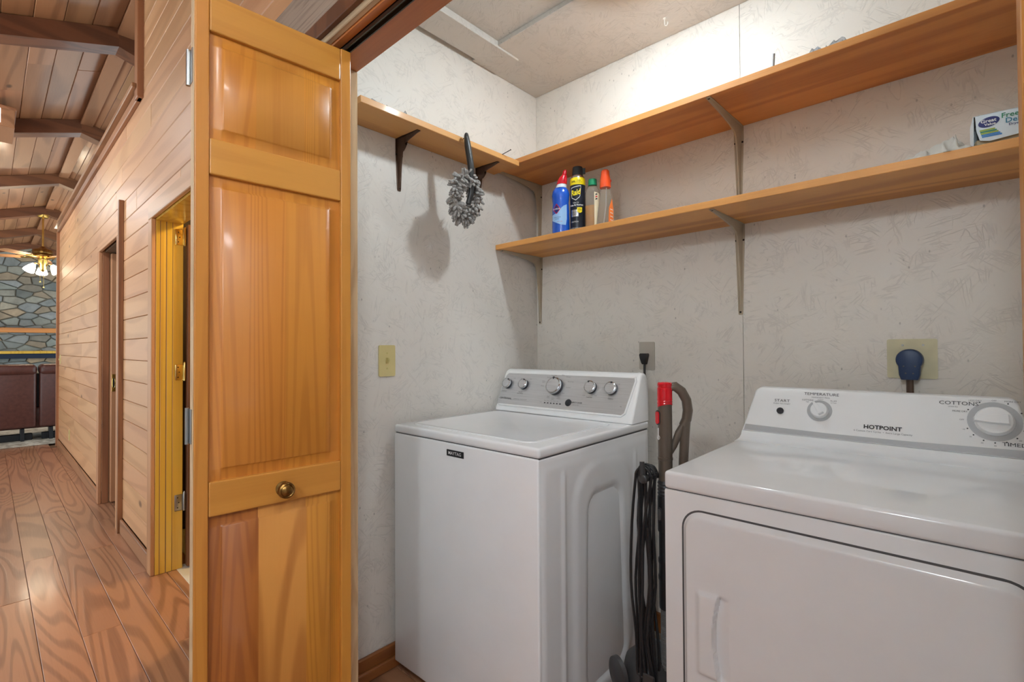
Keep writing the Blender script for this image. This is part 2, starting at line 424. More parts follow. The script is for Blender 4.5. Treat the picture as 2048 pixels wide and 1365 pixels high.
struct('wall_pocket_room', B().box(-6.0, -3.95, 1.6, 1.66, 0, 2.5).box(-6.0, -3.95, .74, 1.66, 2.45, 2.5).box(-4.0, -3.95, .74, 1.6, 0, 2.5).box(-6.05, -6, .74, 1.6, 0, 2.5), 'dark_room', smooth=False)
# bathroom doorway
trim(11, B().box(-3.335, -3.25, .608, W, 0, 1.964, .003), 'pine_wall_v')
trim(12, B().box(-3.335, -2.37, .608, W, 1.965, 2.05, .003), 'pine_wall')
trim(13, B().box(-2.45, -2.37, .608, W, 0, 1.964, .003), 'pine_wall_v')
jb = struct('trim_14', B().box(-3.27, -3.262, .63, .758, 0, 1.98), 'backing', smooth=False)
for (y0, y1) in ((.629, .648), (.650, .676), (.679, .706), (.7075, .757)):
    obj('jamb_board', B().box(-3.262, -3.249, y0, y1, 0, 1.965, .0015), 'yellow_jamb', jb, smooth=False)
struct('trim_15', B().box(-3.262, -2.45, .63, .758, 1.955, 1.975, .001), 'yellow_jamb', smooth=False)
dr = struct('door_2', B().box(-3.252, -3.216, .772, 1.50, .012, 1.95, .002), 'trim_dark', smooth=False)
for z, mt in ((1.877, 'brass_bright'), (1.109, 'brass_bright'), (.373, 'steel')):
    h = obj('hinge', B().box(-3.2488, -3.2465, .718, .757, z - .045, z + .045, .004, 2), mt, dr)
    obj('hinge_pin', B().tube([(-3.242, .764, z - .048), (-3.242, .764, z + .052), (-3.242, .764, z + .060)], [.0065, .0065, .003], 10), mt, h)
    for dz in (-.028, 0, .028):
        obj('screw', B().lathe([(.0035, 0), (.003, .001)], 8, Matrix.Translation((-3.2466, .733 + .006 * (dz == 0), z + dz)) @ Matrix.Rotation(R(90), 4, 'Y')), 'screw', h)
struct('wall_bath', B().box(-4.15, -1.70, 1.95, 2.0, 0, 2.45).box(-4.15, -4.1, .74, 1.95, 0, 2.45).box(-1.76, -1.70, .74, 1.95, 0, 2.45), 'bath_wall', smooth=False)
struct('ceiling_bath', B().box(-4.15, -1.70, .74, 2.0, 2.4, 2.45), 'bath_wall', smooth=False)
bl = thing('bathroom_ceiling_light', 'warm glowing globe on the bathroom ceiling beyond the hall doorway', 'light', (-2.9, 1.35, 2.4))
obj('base', B().lathe([(.08, -.03), (.09, 0)], 24), 'brass', bl); obj('globe', B().lathe([(.001, -.16), (.06, -.145), (.085, -.10), (.07, -.05), (.05, -.03)], 24), 'bath_lit', bl)

# closet opening: casing, header, jambs, track
trim(16, B().box(-1.60, .45, .606, W, 2.125, 2.272, .003), 'rough_sawn')
trim(17, B().box(-1.34, .14, .598, .612, 2.080, 2.125, .002), 'trim_dark')
trim(18, B().box(-1.33, .13, .612, .628, 2.064, 2.10, .002), 'raw_edge_x')
trim(19, B().box(-1.325, .125, .628, .741, 2.060, 2.10, .002), 'header_wood')
track = struct('trim_20', B().box(-1.30, .10, .649, .652, 2.046, 2.0605).box(-1.30, .10, .664, .667, 2.046, 2.0605).box(-1.30, .10, .649, .667, 2.056, 2.0605), 'track_metal', smooth=False)
trim(21, B().box(-1.325, -1.30, .612, .741, 0, 2.06, .002), 'raw_edge')
trim(22, B().box(.10, .125, .612, .741, 0, 2.06, .002), 'header_wood')
# closet shell
wl = struct('wall_left', B().box(XL - .05, XL, .738, YB + .05, 0, ZC + .05), 'osb_left', smooth=False)
wbk = struct('wall_back', B().box(XL - .05, XR + .05, YB + .012, YB + .06, 0, ZC + .05), 'backing', smooth=False)
obj('wall_panel', B().box(XL, -.6135, YB, YB + .012, 0, ZC, .001), 'osb_back', wbk, smooth=False)
obj('wall_panel', B().box(-.6120, XR, YB, YB + .012, 0, ZC, .001), 'osb_back', wbk, smooth=False)
struct('wall_right', B().box(XR, XR + .05, .738, YB + .05, 0, ZC + .05), 'osb_left', smooth=False)
struct('wall_front', B().box(XL, -1.325, .738, .748, 0, ZC).box(.125, XR, .738, .748, 0, ZC).box(-1.325, .125, .738, .748, 2.10, ZC), 'osb_back', smooth=False)
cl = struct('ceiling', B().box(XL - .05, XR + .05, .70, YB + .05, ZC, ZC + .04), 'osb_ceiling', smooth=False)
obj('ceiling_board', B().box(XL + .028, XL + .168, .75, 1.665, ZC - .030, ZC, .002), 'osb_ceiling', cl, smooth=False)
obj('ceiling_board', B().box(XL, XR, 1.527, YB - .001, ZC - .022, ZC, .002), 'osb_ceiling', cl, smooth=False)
# thin corner seams, baseboard of the closet
struct('baseboard_left', B().box(XL, XL + .016, .93, 1.2, .0, .085, .004).box(XL + .016, XL + .032, .76, 1.2, 0, .042, .008, 3), 'base_wood', smooth=False)
struct('baseboard_back', B().box(XL, XR, YB - .016, YB, 0, .085, .004), 'base_wood', smooth=False)

# vaulted ceiling: planks on both slopes, ridge board, kinked beams
ceil2 = struct('ceiling_hall', B().poly([(-14.7, RY, RZ + .06), (1.2, RY, RZ + .06), (1.2, 3.6, zc(3.6) + .06), (-14.7, 3.6, zc(3.6) + .06), (1.2, -3.2, zc(-3.2) + .06), (-14.7, -3.2, zc(-3.2) + .06)], [(0, 1, 2, 3), (0, 5, 4, 1)]), 'backing', smooth=False)
pw = .143
for sgn in (1, -1):
    for k in range(12 if sgn > 0 else 16):
        a0 = RY + sgn * (k * pw + .001); a1 = RY + sgn * ((k + 1) * pw - .001)
        x = 1.1; 
        while x > -14.6:
            x0 = max(x - rr.uniform(2.2, 4.5), -14.6)
            if x0 + 14.6 < .8: x0 = -14.6
            dz = rr.uniform(-.003, .001)
            rs = []
            for xx in (x - .001, x0 + .001):
                e = .004 * sgn
                rs.append([(xx, a0, zc(a0) + .03), (xx, a0, zc(a0) + .004 + dz), (xx, a0 + e, zc(a0 + e) + dz), (xx, a1 - e, zc(a1 - e) + dz), (xx, a1, zc(a1) + .004 + dz), (xx, a1, zc(a1) + .03)])
            obj('ceiling_plank', B().rings(rs), 'ceil_plank', ceil2, smooth=False)
            x = x0
obj('ridge_board', B().box(-14.6, 1.1, RY - .008, RY + .085, RZ - .05, RZ - .028, .002), 'ceil_plank', ceil2, smooth=False)
for i, bx in enumerate((-.40, -2.40, -4.38, -6.37, -8.50, -10.56, -12.48, -14.3)):
    bm_ = thing('ceiling_beam', ['dark stained ceiling beam above the hall behind the tall wall section', 'dark stained ceiling beam over the bathroom doorway', 'dark kinked ceiling beam just beyond the vertical trim of the tall wall', 'dark kinked ceiling beam touching the wooden light box', 'dark kinked ceiling beam between the light box and the ceiling fan bays', 'dark kinked ceiling beam from which the ceiling fan hangs', 'pale lit ceiling beam beyond the ceiling fan', 'ceiling beam resting against the stone fireplace wall'][i], 'beam', (bx, RY, RZ), group='kinked ceiling beams of the vault')
    hd, wd = .135, .145
    for sgn, y1 in ((-1, -2.0), (1, 2.2)):
        q = []
        for yy in (RY, y1):
            z = zc(yy) - RZ
            q.append([(-wd / 2, yy - RY, z - .004), (wd / 2, yy - RY, z - .004), (wd / 2, yy - RY, z - hd), (-wd / 2, yy - RY, z - hd)])
        obj('beam_half', B().rings(q), 'ceil_beam', bm_, smooth=False)
lb = thing('ceiling_light_box', 'wooden box light with a glowing panel set against the vaulted ceiling', 'light', (-6.02, .036, 3.12))
obj('box', B().box(-.24, .22, -.28, .11, -.02, .16, .004), 'ceil_plank', lb, smooth=False)
obj('trim_strip', B().box(-.25, .23, -.29, .12, .13, .155, .003), 'ceil_plank', lb, smooth=False)
obj('light_panel', B().box(.2205, .226, -.27, .028, .005, .125, .002), 'panel_lit', lb, smooth=False)

# stone fireplace wall: voronoi stones with recessed mortar
XS = -14.35
ws = struct('wall_fireplace', B().box(XS - .2, XS, -2.4, 2.6, 0, 3.46), 'mortar', smooth=False)
rs_ = random.Random(11)
seeds = []
for j in range(24):
    for i in range(12):
        seeds.append((-.72 + i * .25 + (j % 2) * .125 + rs_.uniform(-.12, .12), -.05 + j * .155 + rs_.uniform(-.06, .06)))
def clip(poly, p, n):
    out = []
    for i in range(len(poly)):
        a, b_ = poly[i], poly[(i + 1) % len(poly)]
        da = (a[0] - p[0]) * n[0] + (a[1] - p[1]) * n[1]; db = (b_[0] - p[0]) * n[0] + (b_[1] - p[1]) * n[1]
        if da <= 0: out.append(a)
        if (da < 0 < db) or (db < 0 < da):
            t = da / (da - db); out.append((a[0] + (b_[0] - a[0]) * t, a[1] + (b_[1] - a[1]) * t))
    return out
cnt = 0
for s in seeds:
    if not (-.45 < s[0] < 1.95 and .02 < s[1] < 3.42): continue
    if cnt >= 290: break
    poly = [(s[0] - .4, max(.01, s[1] - .3)), (s[0] + .4, max(.01, s[1] - .3)), (s[0] + .4, min(3.45, s[1] + .3)), (s[0] - .4, min(3.45, s[1] + .3))]
    for t in seeds:
        if t is s or abs(t[0] - s[0]) > .7 or abs(t[1] - s[1]) > .5: continue
        nx, ny = (t[0] - s[0]) * .45, (t[1] - s[1]) * 1.6; L = math.hypot(nx, ny)
        mx, my = (s[0] + t[0]) / 2 - nx / L * .005, (s[1] + t[1]) / 2 - ny / L * .005
        poly = clip(poly, (mx, my), (nx, ny))
        if len(poly) < 3: break
    if len(poly) < 3: continue
    cx = sum(p[0] for p in poly) / len(poly); cy = sum(p[1] for p in poly) / len(poly); dep = rs_.uniform(.03, .075)
    if 1.10 < cy < 1.26 or 1.56 < cy < 1.75: dep = .03
    sc = lambda f: [(cx + (p[0] - cx) * f, cy + (p[1] - cy) * f) for p in poly]
    rsx = [[(XS - .01, p[0], p[1]) for p in poly], [(XS + dep * .7, p[0], p[1]) for p in sc(.98)], [(XS + dep, p[0], p[1]) for p in sc(.86)]]
    obj('stone', B().rings(rsx), 'stone', ws, smooth=False); cnt += 1
mn = thing('mantel_shelf', 'orange wooden mantel shelf on the stone fireplace wall', 'shelf', (XS + .1, .6, 1.60))
obj('board', B().box(-.10, .18, -1.4, 1.5, 0, .095, .006), 'mantel_wood', mn, smooth=False)
mn2 = thing('fireplace_lintel_shelf', 'narrow yellow wooden shelf under the mantel above the dark steel lintel', 'shelf', (XS + .1, .6, 1.165))
obj('board', B().box(-.10, .15, -1.4, 1.5, 0, .055, .005), 'yellow_jamb', mn2, smooth=False)
obj('steel_lintel', B().box(-.10, .12, -1.3, 1.4, -.10, -.002, .004), 'steel_lintel', mn2, smooth=False)

# ================================================================== LIVING ROOM THINGS
rug = tag(obj('area_rug', B().box(-12.0, -8.80, -2.2, 2.2, .001, .016, .006, 2), 'rug'), 'mottled grey beige area rug under the recliner sofa', 'rug')
so = thing('recliner_sofa', 'dark brown leather recliner sofa seen from behind on the rug', 'sofa', (-9.35, .0, .016))
obj('seat_base', B().box(-.75, .12, -1.35, 1.75, .16, .45, .04, 3), 'leather', so)
for k, (y0, y1) in enumerate(((-1.3, -.17), (-.155, .455), (.485, 1.10), (1.12, 1.72))):
    bk = obj('backrest', B().box(-.12, .20, y0, y1, .18, .95, .03, 3), 'leather', so)
    obj('headrest', B().box(-.22, .225, y0 - .004, y1 + .006, .885, 1.03, .055, 5), 'leather', bk)
    obj('mechanism', B().box(-.02, .06, y0 + .03, y1 - .03, .0, .09, .006).box(-.06, .15, y1 - .15, y1 - .11, 0, .17, .006).box(-.06, .15, y0 + .1, y0 + .14, 0, .17, .006), 'mech_black', so)
obj('gap_filler', B().box(-.1, .06, -1.2, 1.65, .17, .90, .01), 'mech_black', so)  # dark slab added so the gaps between backrests read black
for y0 in (-1.55, 1.74): obj('armrest', B().box(-.78, .12, y0, y0 + .2, .06, .62, .05, 4), 'leather', so)

fan = thing('ceiling_fan', 'brass ceiling fan with frosted glass lights hanging over the living room', 'fan', (-10.56, .585, 3.365))
obj('canopy', B().lathe([(.02, -.055), (.06, -.045), (.072, -.01), (.072, 0)], 24), 'brass', fan)
obj('downrod', B().tube([(0, 0, -.5), (0, 0, -.03)], .0125, 12), 'brass', fan)
obj('motor_housing', B().lathe([(.03, -.70), (.09, -.69), (.145, -.665), (.15, -.65), (.145, -.63), (.12, -.615), (.125, -.59), (.115, -.555), (.06, -.53), (.025, -.50)], 32), 'antique_brass', fan)
obj('switch_cup', B().lathe([(.008, -.90), (.03, -.875), (.045, -.84), (.04, -.80), (.055, -.76), (.06, -.70)], 24), 'brass', fan)
for k in range(5):
    a = R(28 + 72 * k); mt = Matrix.Rotation(a, 4, 'Z')
    bl_ = obj('blade', B().rings([[mt @ Vector(p) for p in q] for q in ([(.22, -.05, -.678), (.22, .05, -.662), (.22, .05, -.657), (.22, -.05, -.673)], [(.34, -.068, -.681), (.34, .068, -.659), (.34, .068, -.654), (.34, -.068, -.676)], [(.64, -.07, -.681), (.64, .07, -.659), (.64, .07, -.654), (.64, -.07, -.676)], [(.67, -.05, -.678), (.67, .05, -.662), (.67, .05, -.657), (.67, -.05, -.673)])]), 'fan_blade', fan)
    obj('blade_iron', B().rings([[mt @ Vector((x, -w_, -.685)), mt @ Vector((x, w_, -.677)), mt @ Vector((x, w_, -.671)), mt @ Vector((x, -w_, -.679))] for x, w_ in ((.11, .02), (.17, .015), (.23, .04), (.27, .01))]), 'brass', bl_)
for k in range(3):
    a = R(60 + 120 * k); ca, sa = math.cos(a), math.sin(a)
    obj('light_arm', B().tube([(ca * x, sa * x, z) for x, z in ((.04, -.80), (.075, -.775), (.105, -.78), (.12, -.80))], .008, 8), 'brass_bright', fan)
    mt = Matrix.Translation((ca * .12, sa * .12, -.795)) @ Matrix.Rotation(a, 4, 'Z') @ Matrix.Rotation(R(-32), 4, 'Y')
    obj('shade', B().lathe([(.070, -.130), (.067, -.115), (.054, -.07), (.038, -.03), (.022, 0)], 20, mt), 'shade_lit', fan)
for k, (x, y, L) in enumerate(((.02, -.03, 1.05), (-.01, .012, 1.13))):
    ch = obj('pull_chain', B().tube([(x, y, -.86), (x, y, -L)], .0028, 6), 'brass_bright', fan)
    obj('chain_pull', B().lathe([(.002, -.022), (.011, -.018), (.012, -.008), (.003, 0)], 10, Matrix.Translation((x, y, -L))), 'brass_bright', ch)

def wall_plate(name, label, loc, facing, w_, h_, mat, cat='switch plate'):
    """facing 'x' (+X) or 'y' (-Y); plate centred at loc"""
    t = thing(name, label, cat, loc, R(90) if facing == 'x' else 0.0)
    obj('plate', B().prism(rrect(w_, h_, .006, 3), lambda p: (p[0], -.0001, p[1]), lambda p: (p[0], -.0055, p[1])), mat, t)
    return t
t = wall_plate('light_switch', 'small tan switch plate on the plank wall near its far end post', (-8.31, W, 1.12), 'y', .075, .115, 'plate_ivory'); obj('toggle', B().box(-.005, .005, -.018, -.005, -.012, .012, .002), 'toggle', t)
t = wall_plate('wall_outlet', 'tan outlet plate low on the hall plank wall', (-7.29, W, .29), 'y', .075, .118, 'pine_wall_v' if False else 'plate_ivory', 'outlet')
for z in (-.026, .026): obj('socket', B().prism(rrect(.03, .026, .008, 3), lambda p: (p[0], -.005, p[1] + z), lambda p: (p[0], -.0075, p[1] + z)), 'toggle', t)

# unseen walls behind the camera, added to block outside light and bounce fill
struct('wall_bounce', B().box(-2.6, 1.3, -1.28, -1.22, 0, 2.98), 'bounce_plaster', smooth=False)
struct('wall_near_end', B().box(1.25, 1.31, -1.25, .62, 0, 3.3), 'bounce_plaster', smooth=False)
# unseen lamps added as fill for the hall and the closet
for k, (x, y) in enumerate(((-7.4, -.55), (-4.4, -.62), (.75, -.62))):
    hl = thing('hall_fill_light', ['added unseen dome fill light in the far half of the hall', 'added unseen dome fill light opposite the pocket door', 'added unseen dome fill light at the near end of the hall'][k], 'light', (x, y, zc(y)), group='added hall fill domes')
    obj('canopy', B().lathe([(.13, -.10), (.14, -.06), (.06, .02)], 28), 'brass', hl)
    obj('dome', B().lathe([(.002, -.20), (.07, -.19), (.12, -.155), (.135, -.105), (.13, -.10)], 28), 'fill_dome_lit', hl)
sc_ = thing('front_fill_globe', 'added unseen globe fill light across the hall from the laundry closet', 'light', (-.05, -1.22, 2.08))  # added globe, stands in for frontal light reaching under the shelves
obj('backplate', B().lathe([(.06, 0), (.058, .012), (.02, .018)], 24, Matrix.Rotation(R(-90), 4, 'X')), 'brass', sc_)
obj('arm', B().tube([(0, .015, 0), (0, .06, -.01), (0, .09, .0), (0, .10, .03)], .008, 8), 'brass', sc_)
obj('globe', B().lathe([(.03, .03), (.06, .045), (.085, .09), (.085, .13), (.06, .175), (.001, .19)], 28, Matrix.Translation((0, .10, 0))), 'front_fill_lit', sc_)

# ================================================================== BIFOLD DOORS
def panel_board(leaf, s0, s1, z0, z1, a, b_, mat):
    """one glued stave a..b_ of a raised panel s0..s1 x z0..z1"""
    e0, e1 = .024, .0295
    def hgt(s, z):
        dd_ = min(s - s0, s1 - s, z - z0, z1 - z)
        return .0105 - .0005 * min(1, dd_ / e0) - .0055 * sstep(e0, e1, dd_)
    xs = sorted(set([a, b_] + [x for x in (s0 + e0, s0 + (e0 + e1) / 2, s0 + e1, s1 - e1, s1 - (e0 + e1) / 2, s1 - e0) if a < x < b_]))
    zs = [z0, z0 + e0, z0 + (e0 + e1) / 2, z0 + e1, z1 - e1, z1 - (e0 + e1) / 2, z1 - e0, z1]
    pts = [(x, hgt(x, z), z) for z in zs for x in xs]; n = len(xs)
    fs = [(j * n + i, j * n + i + 1, (j + 1) * n + i + 1, (j + 1) * n + i) for j in range(len(zs) - 1) for i in range(n - 1)]
    obj('panel_board', B().poly(pts, fs), mat, leaf, angle=60)
def leaf(door, origin, ang, knob=False, edge=False, flip=False):
    """one bifold leaf, .357 wide; face at local y=0 looking to -y"""
    T = Matrix.Translation(origin) @ Matrix.Rotation(ang, 4, 'Z')
    wd, th = .357, .034
    lf = obj('door_leaf', B().box(.02, wd - .02, .0125, th - .010, .03, 2.02), 'door_red', door, smooth=False)
    lf.matrix_local = T; MW[lf.name] = MW[door.name] @ T
    for a, b_ in ((0, .028), (wd - .028, wd)):
        obj('stile', B().box(a, b_, 0, th, .018, 2.038, .0025, 2), 'door_wood', lf, smooth=False)
    rails = ((1.952, 2.036), (1.63, 1.711), (.868, .945), (.02, .16))
    for z0, z1 in rails:
        obj('rail', B().box(.0285, wd - .0285, .0005, th - .0005, z0, z1, .003, 2), 'door_rail', lf, smooth=False)
    s0, s1 = .0282, wd - .0282
    cfg = ((1.7105, 1.9525, (.125, .236), ('door_mid', 'door_wood', 'door_mid')), (.9445, 1.6305, (.192, .29), ('door_mid', 'door_mid', 'door_mid')), (.1595, .8685, (.131, .241), ('door_red', 'door_light', 'door_mid')))
    for z0, z1, cut, ms in cfg:
        ed = [s0, *cut, s1]
        for i in range(3): panel_board(lf, s0, s1, z0, z1, ed[i], ed[i + 1], ms[i])
    obj('back_panel', B().box(.028, wd - .028, th - .012, th - .004, .16, 1.955), 'door_mid', lf, smooth=False)
    if edge:   # raw strip and hinges on the folding edge
        obj('edge_strip', B().box(-.0012, -.0002, .002, th - .002, .02, 2.036), 'raw_edge', lf, smooth=False)
        for z in (1.868, 1.070, .28):
            h = obj('hinge', B().box(-.003, -.0011, .012, th, z - .038, z + .038, .0006), 'steel', lf)
            obj('hinge_pin', B().tube([(-.006, th + .002, z - .04), (-.006, th + .002, z + .04)], .0045, 10), 'steel', h)
    if knob:
        mt = Matrix.Translation((.184, 0, .902)) @ Matrix.Rotation(R(90), 4, 'X')
        obj('knob', B().lathe([(.017, 0), (.0175, .003), (.010, .006), (.009, .013), (.016, .017), (.0195, .023), (.0185, .029), (.015, .0315), (.0135, .0305), (.011, .033), (.005, .0355), (.001, .036)], 28, mt), 'antique_brass', lf)
    return lf
d3 = bpy.data.objects.new('door_3', None); COL.objects.link(d3); MW['door_3'] = Matrix(); tag(d3, 'orange varnished pine bifold door folded open beside the closet wall with the shelves', kind='structure')
leaf(d3, (-1.2184, .3038, 0), math.atan2(.9975, .0712), True, True)
leaf(d3, (-1.286, .664, 0), math.atan2(-.357, .022), False, False)
d4 = bpy.data.objects.new('door_4', None); COL.objects.link(d4); MW['door_4'] = Matrix(); tag(d4, 'orange bifold door folded open beside the dryer', kind='structure')
leaf(d4, (.0445, .658, 0), math.atan2(-.357, .012), True, False)
leaf(d4, (.097, .30, 0), math.atan2(.357, -.006), False, False)

# ================================================================== SHELVES, BRACKETS
ZU, ZL, ZS = 2.097, 1.7144, 2.080     # undersides: upper, lower, left shelf
YF, XF = 1.6685, -1.4837
TH = .024
sh_u = tag(obj('wall_shelf', B().box(XL + .002, XR - .002, YF, YB - .001, ZU, ZU + TH, .0015), 'shelf_x', smooth=False), 'long upper wooden shelf on the back wall of the closet', 'shelf')
sh_l = tag(obj('wall_shelf', B().box(XL + .003, XR - .002, YF + .004, YB - .001, ZL, ZL + TH, .0015), 'shelf_x', smooth=False), 'long lower wooden shelf with cleaning bottles on the back wall', 'shelf')
sh_s = tag(obj('wall_shelf', B().box(XL + .001, XF, .856, YF - .002, ZS, ZS + TH, .0015), 'shelf_y', smooth=False), 'short narrow wooden shelf above the light switch with the grey duster hanging', 'shelf')
def bracket(loc, rz, arm, drop, mat, label, group, wmax=.018):
    t = thing('shelf_bracket', label, 'bracket', loc, rz, group)
    # stations: base point (outward y', z), inner normal, half width, rib depth
    st = []
    hz = [(arm, .0075, .004), (arm * .97, .0085, .006), (arm * .8, .010, .011), (arm * .55, .0125, .017), (arm * .3, .0155, .025), (.05, wmax, .036)]
    for yv, hw, dp in hz: st.append(((yv, 0.0), (0.0, -1.0), hw, dp))
    st.append(((.022, 0.0), (.38, -.92), wmax, .050)); st.append(((.0, -.0), (.707, -.707), wmax, .056)); st.append(((.0, -.022), (.92, -.38), wmax, .050))
    for zv, hw, dp in ((.05, wmax, .036), (drop * .25, .0165, .027), (drop * .5, .0135, .018), (drop * .75, .0110, .011), (drop * .95, .0092, .006), (drop, .0075, .004)):
        st.append(((0.0, -zv), (1.0, 0.0), hw, dp))
    rs = []
    for (by, bz), (ny, nz), hw, dp in st:
        def P(x, q): return (x, -(by + ny * q), bz + nz * q)
        e = .0022
        rs.append([P(-hw, 0.0002), P(-hw, e), P(-hw * .62, e), P(-hw * .34, dp * .82), P(-hw * .16, dp), P(hw * .16, dp), P(hw * .34, dp * .82), P(hw * .62, e), P(hw, e), P(hw, .0002)])
    obj('bracket_arm', B().rings(rs), mat, t, angle=50)
    for (x, y, z, ax) in ((0, -(arm - .008), -.0045, 'z'), (0, -.0045, -(drop - .010), 'y'), (-.0135, -.0028, -.062, 'y'), (.0135, -.0028, -.062, 'y')):
        mt = Matrix.Translation((x, y, z)) @ (Matrix.Rotation(R(90), 4, 'X') if ax == 'y' else Matrix.Rotation(R(180), 4, 'X'))
        obj('screw', B().lathe([(.0040, -.001), (.0040, .0008), (.0022, .0018)], 10, mt), 'screw', t)
    return t
gb = 'beige brackets under the back wall shelves'
bracket((-.620, YB, ZU), 0, .318, .352, 'bracket_beige', 'beige metal bracket under the upper back shelf on the panel seam', gb)
bracket((-.620, YB, ZL), 0, .300, .352, 'bracket_beige', 'beige metal bracket under the lower back shelf on the panel seam', gb)
bracket((XL + .022, YB, ZU), 0, .318, .352, 'bracket_beige', 'beige metal bracket under the upper back shelf in the wall corner', gb)
bracket((XL + .022, YB, ZL), 0, .300, .352, 'bracket_beige', 'beige metal bracket under the lower back shelf in the wall corner', gb)
gl = 'dark brown brackets under the short shelf'
bracket((XL, 1.122, ZS), R(90), .135, .207, 'bracket_brown', 'dark brown metal bracket under the short shelf nearest the bifold door', gl, .016)
bracket((XL, 1.560, ZS), R(90), .135, .207, 'bracket_brown', 'dark brown metal bracket half hidden behind the grey duster', gl, .016)
# nails in the edge of the short shelf
for k, (y, z, dx, dy, dz) in enumerate(((1.318, 2.094, .024, .004, .010), (1.548, 2.097, .034, .022, .020))):
    nl = obj('nail', B().tube([(XF - .01, y, z), (XF + dx, y + dy, z + dz), (XF + dx + .001, y + dy, z + dz + .0008), (XF + dx + .0018, y + dy, z + dz + .0012)], [.0016, .0016, .0038, .0036], 8), 'screw')
    tag(nl, ['thin nail in the short shelf edge holding up the duster', 'bent bare nail in the short shelf edge near the corner'][k], 'nail', 'nails in the shelf edge')

# ================================================================== WALL PLATES AND PLUGS
t = wall_plate('light_switch', 'ivory toggle light switch on the closet wall beside the bifold door', (XL, 1.063, 1.19), 'x', .073, .122, 'plate_ivory')
obj('toggle', B().rings([[(x, -.005, z) for x, z in ((-.005, -.012), (.005, -.012), (.005, .012), (-.005, .012))], [(x, -.018, z + .008) for x, z in ((-.0035, -.004), (.0035, -.004), (.0035, .004), (-.0035, .004))]]), 'toggle', t)
for z in (-.03, .03): obj('screw', B().lathe([(.0035, 0), (.003, .0015)], 10, Matrix.Translation((0, -.0055, z)) @ Matrix.Rotation(R(90), 4, 'X')), 'toggle', t)
t = wall_plate('wall_outlet', 'painted over outlet plate on the back wall above the washer', (-1.016, YB, 1.199), 'y', .073, .124, 'plate_painted', 'outlet')
obj('screw', B().lathe([(.0035, 0), (.003, .0015)], 10, Matrix.Translation((0, -.0055, .034)) @ Matrix.Rotation(R(90), 4, 'X')), 'plate_painted', t)
p = thing('power_plug', 'dark plug with a cord running down behind the washer console', 'plug', (-1.022, YB - .0058, 1.19))
obj('plug_body', B().rings([[(x * w1, -y, z) for x, y in rrect(1.0, dpt, .004, 2, 0, dpt / 2)] for z, w1, dpt in ((-.028, .016, .018), (-.022, .020, .022), (.0, .030, .026), (.014, .036, .026), (.020, .030, .022))]), 'cord_black', p)
obj('cord', B().tube([(0, -.010, -.026), (0, -.011, -.06), (.003, -.012, -.12), (.006, -.013, -.2), (.006, -.02, -.5), (.0, -.03, -1.0)], .0048, 8), 'cord_black', p)
t = wall_plate('dryer_outlet', 'square stained cream outlet plate above the dryer', (-.108, YB, 1.197), 'y', .124, .125, 'plate_cream', 'outlet')
obj('receptacle', B().lathe([(.030, 0), (.030, .004), (.028, .005)], 28, Matrix.Translation((0, -.0055, -.004)) @ Matrix.Rotation(R(90), 4, 'X')), 'knob_dark', t)
for x in (-.022, .028): obj('screw', B().lathe([(.0035, 0), (.003, .0015)], 10, Matrix.Translation((x, -.0055, .043)) @ Matrix.Rotation(R(90), 4, 'X')), 'steel', t)
p = thing('dryer_plug', 'large dark blue round plug with a brown cable in the square outlet', 'plug', (-.112, YB - .0108, 1.192))
def plug_out(sc, off):
    q = [(.034 * sc * math.cos(R(a)), .002 + .034 * sc * math.sin(R(a))) for a in range(-36, 217, 12)]
    q += [(-.026 * sc, -.045), (-.021 * sc, -.060), (.021 * sc, -.060), (.026 * sc, -.045)]
    return [(x, off, z) for x, z in q]
obj('plug_body', B().rings([plug_out(1, 0), plug_out(1, -.030), plug_out(.94, -.036), plug_out(.8, -.038)]), 'plug_blue', p)
for x, z in ((-.014, -.018), (.014, -.018), (-.009, -.040), (.009, -.040)): obj('pin_hole', B().lathe([(.0024, 0), (.0024, .0006)], 8, Matrix.Translation((x, -.0380, z)) @ Matrix.Rotation(R(90), 4, 'X')), 'seam_dark', p)
obj('cord', B().tube([(0, -.018, -.055), (0, -.018, -.10), (0, -.018, -.16), (0, -.02, -.5), (.05, -.03, -1.0)], .0085, 10, flat=1.25), 'cable_brown', p)

# ================================================================== WASHER
wa = thing('washing_machine', 'white top loading washer with a brushed steel control panel', 'washer', (-1.254, 1.435, 0), R(1.0))
x0, x1, y0, y1 = -.372, .349, -.352, .352
obj('cabinet', B().box(x0, x1 - .004, y0, y1, .03, .9105, .006, 3), 'white_enamel', wa)
def side_h(y, z):   # pressed relief of the side sheet, local y and z
    h = 0.0
    def rr_(y_, z_, ya, yb, za, zb, rad):
        cx, cz = (ya + yb) / 2, (za + zb) / 2; qx = abs(y_ - cx) - (yb - ya) / 2 + rad; qz = abs(z_ - cz) - (zb - za) / 2 + rad
        return math.hypot(max(qx, 0), max(qz, 0)) + min(max(qx, qz), 0) - rad
    a = rr_(y, z, -.240, -.222, .14, .848, .009); h += .004 * (1 - sstep(-.006, .006, a))
    a = rr_(y, z, .226, .242, .14, .842, .008); h += .004 * (1 - sstep(-.006, .006, a))
    a = rr_(y, z, -.185, .205, .06, .862, .14); h += .005 * (1 - sstep(-.03, .012, a))
    a = rr_(y, z, -.105 - .02 * (.75 - z), .130 + .05 * (.75 - z), .10, .760, .07); h -= .010 * (1 - sstep(-.022, .006, a))
    return h
ys = [y0 + .012 + (y1 - y0 - .024) * i / 84 for i in range(85)]; zs = [.045 + .852 * j / 70 for j in range(71)]
pts = [(x1 - .0042 + (side_h(y, z) + .004) * min(1, min(i, 84 - i, j, 70 - j) / 2), y, z) for j, z in enumerate(zs) for i, y in enumerate(ys)]
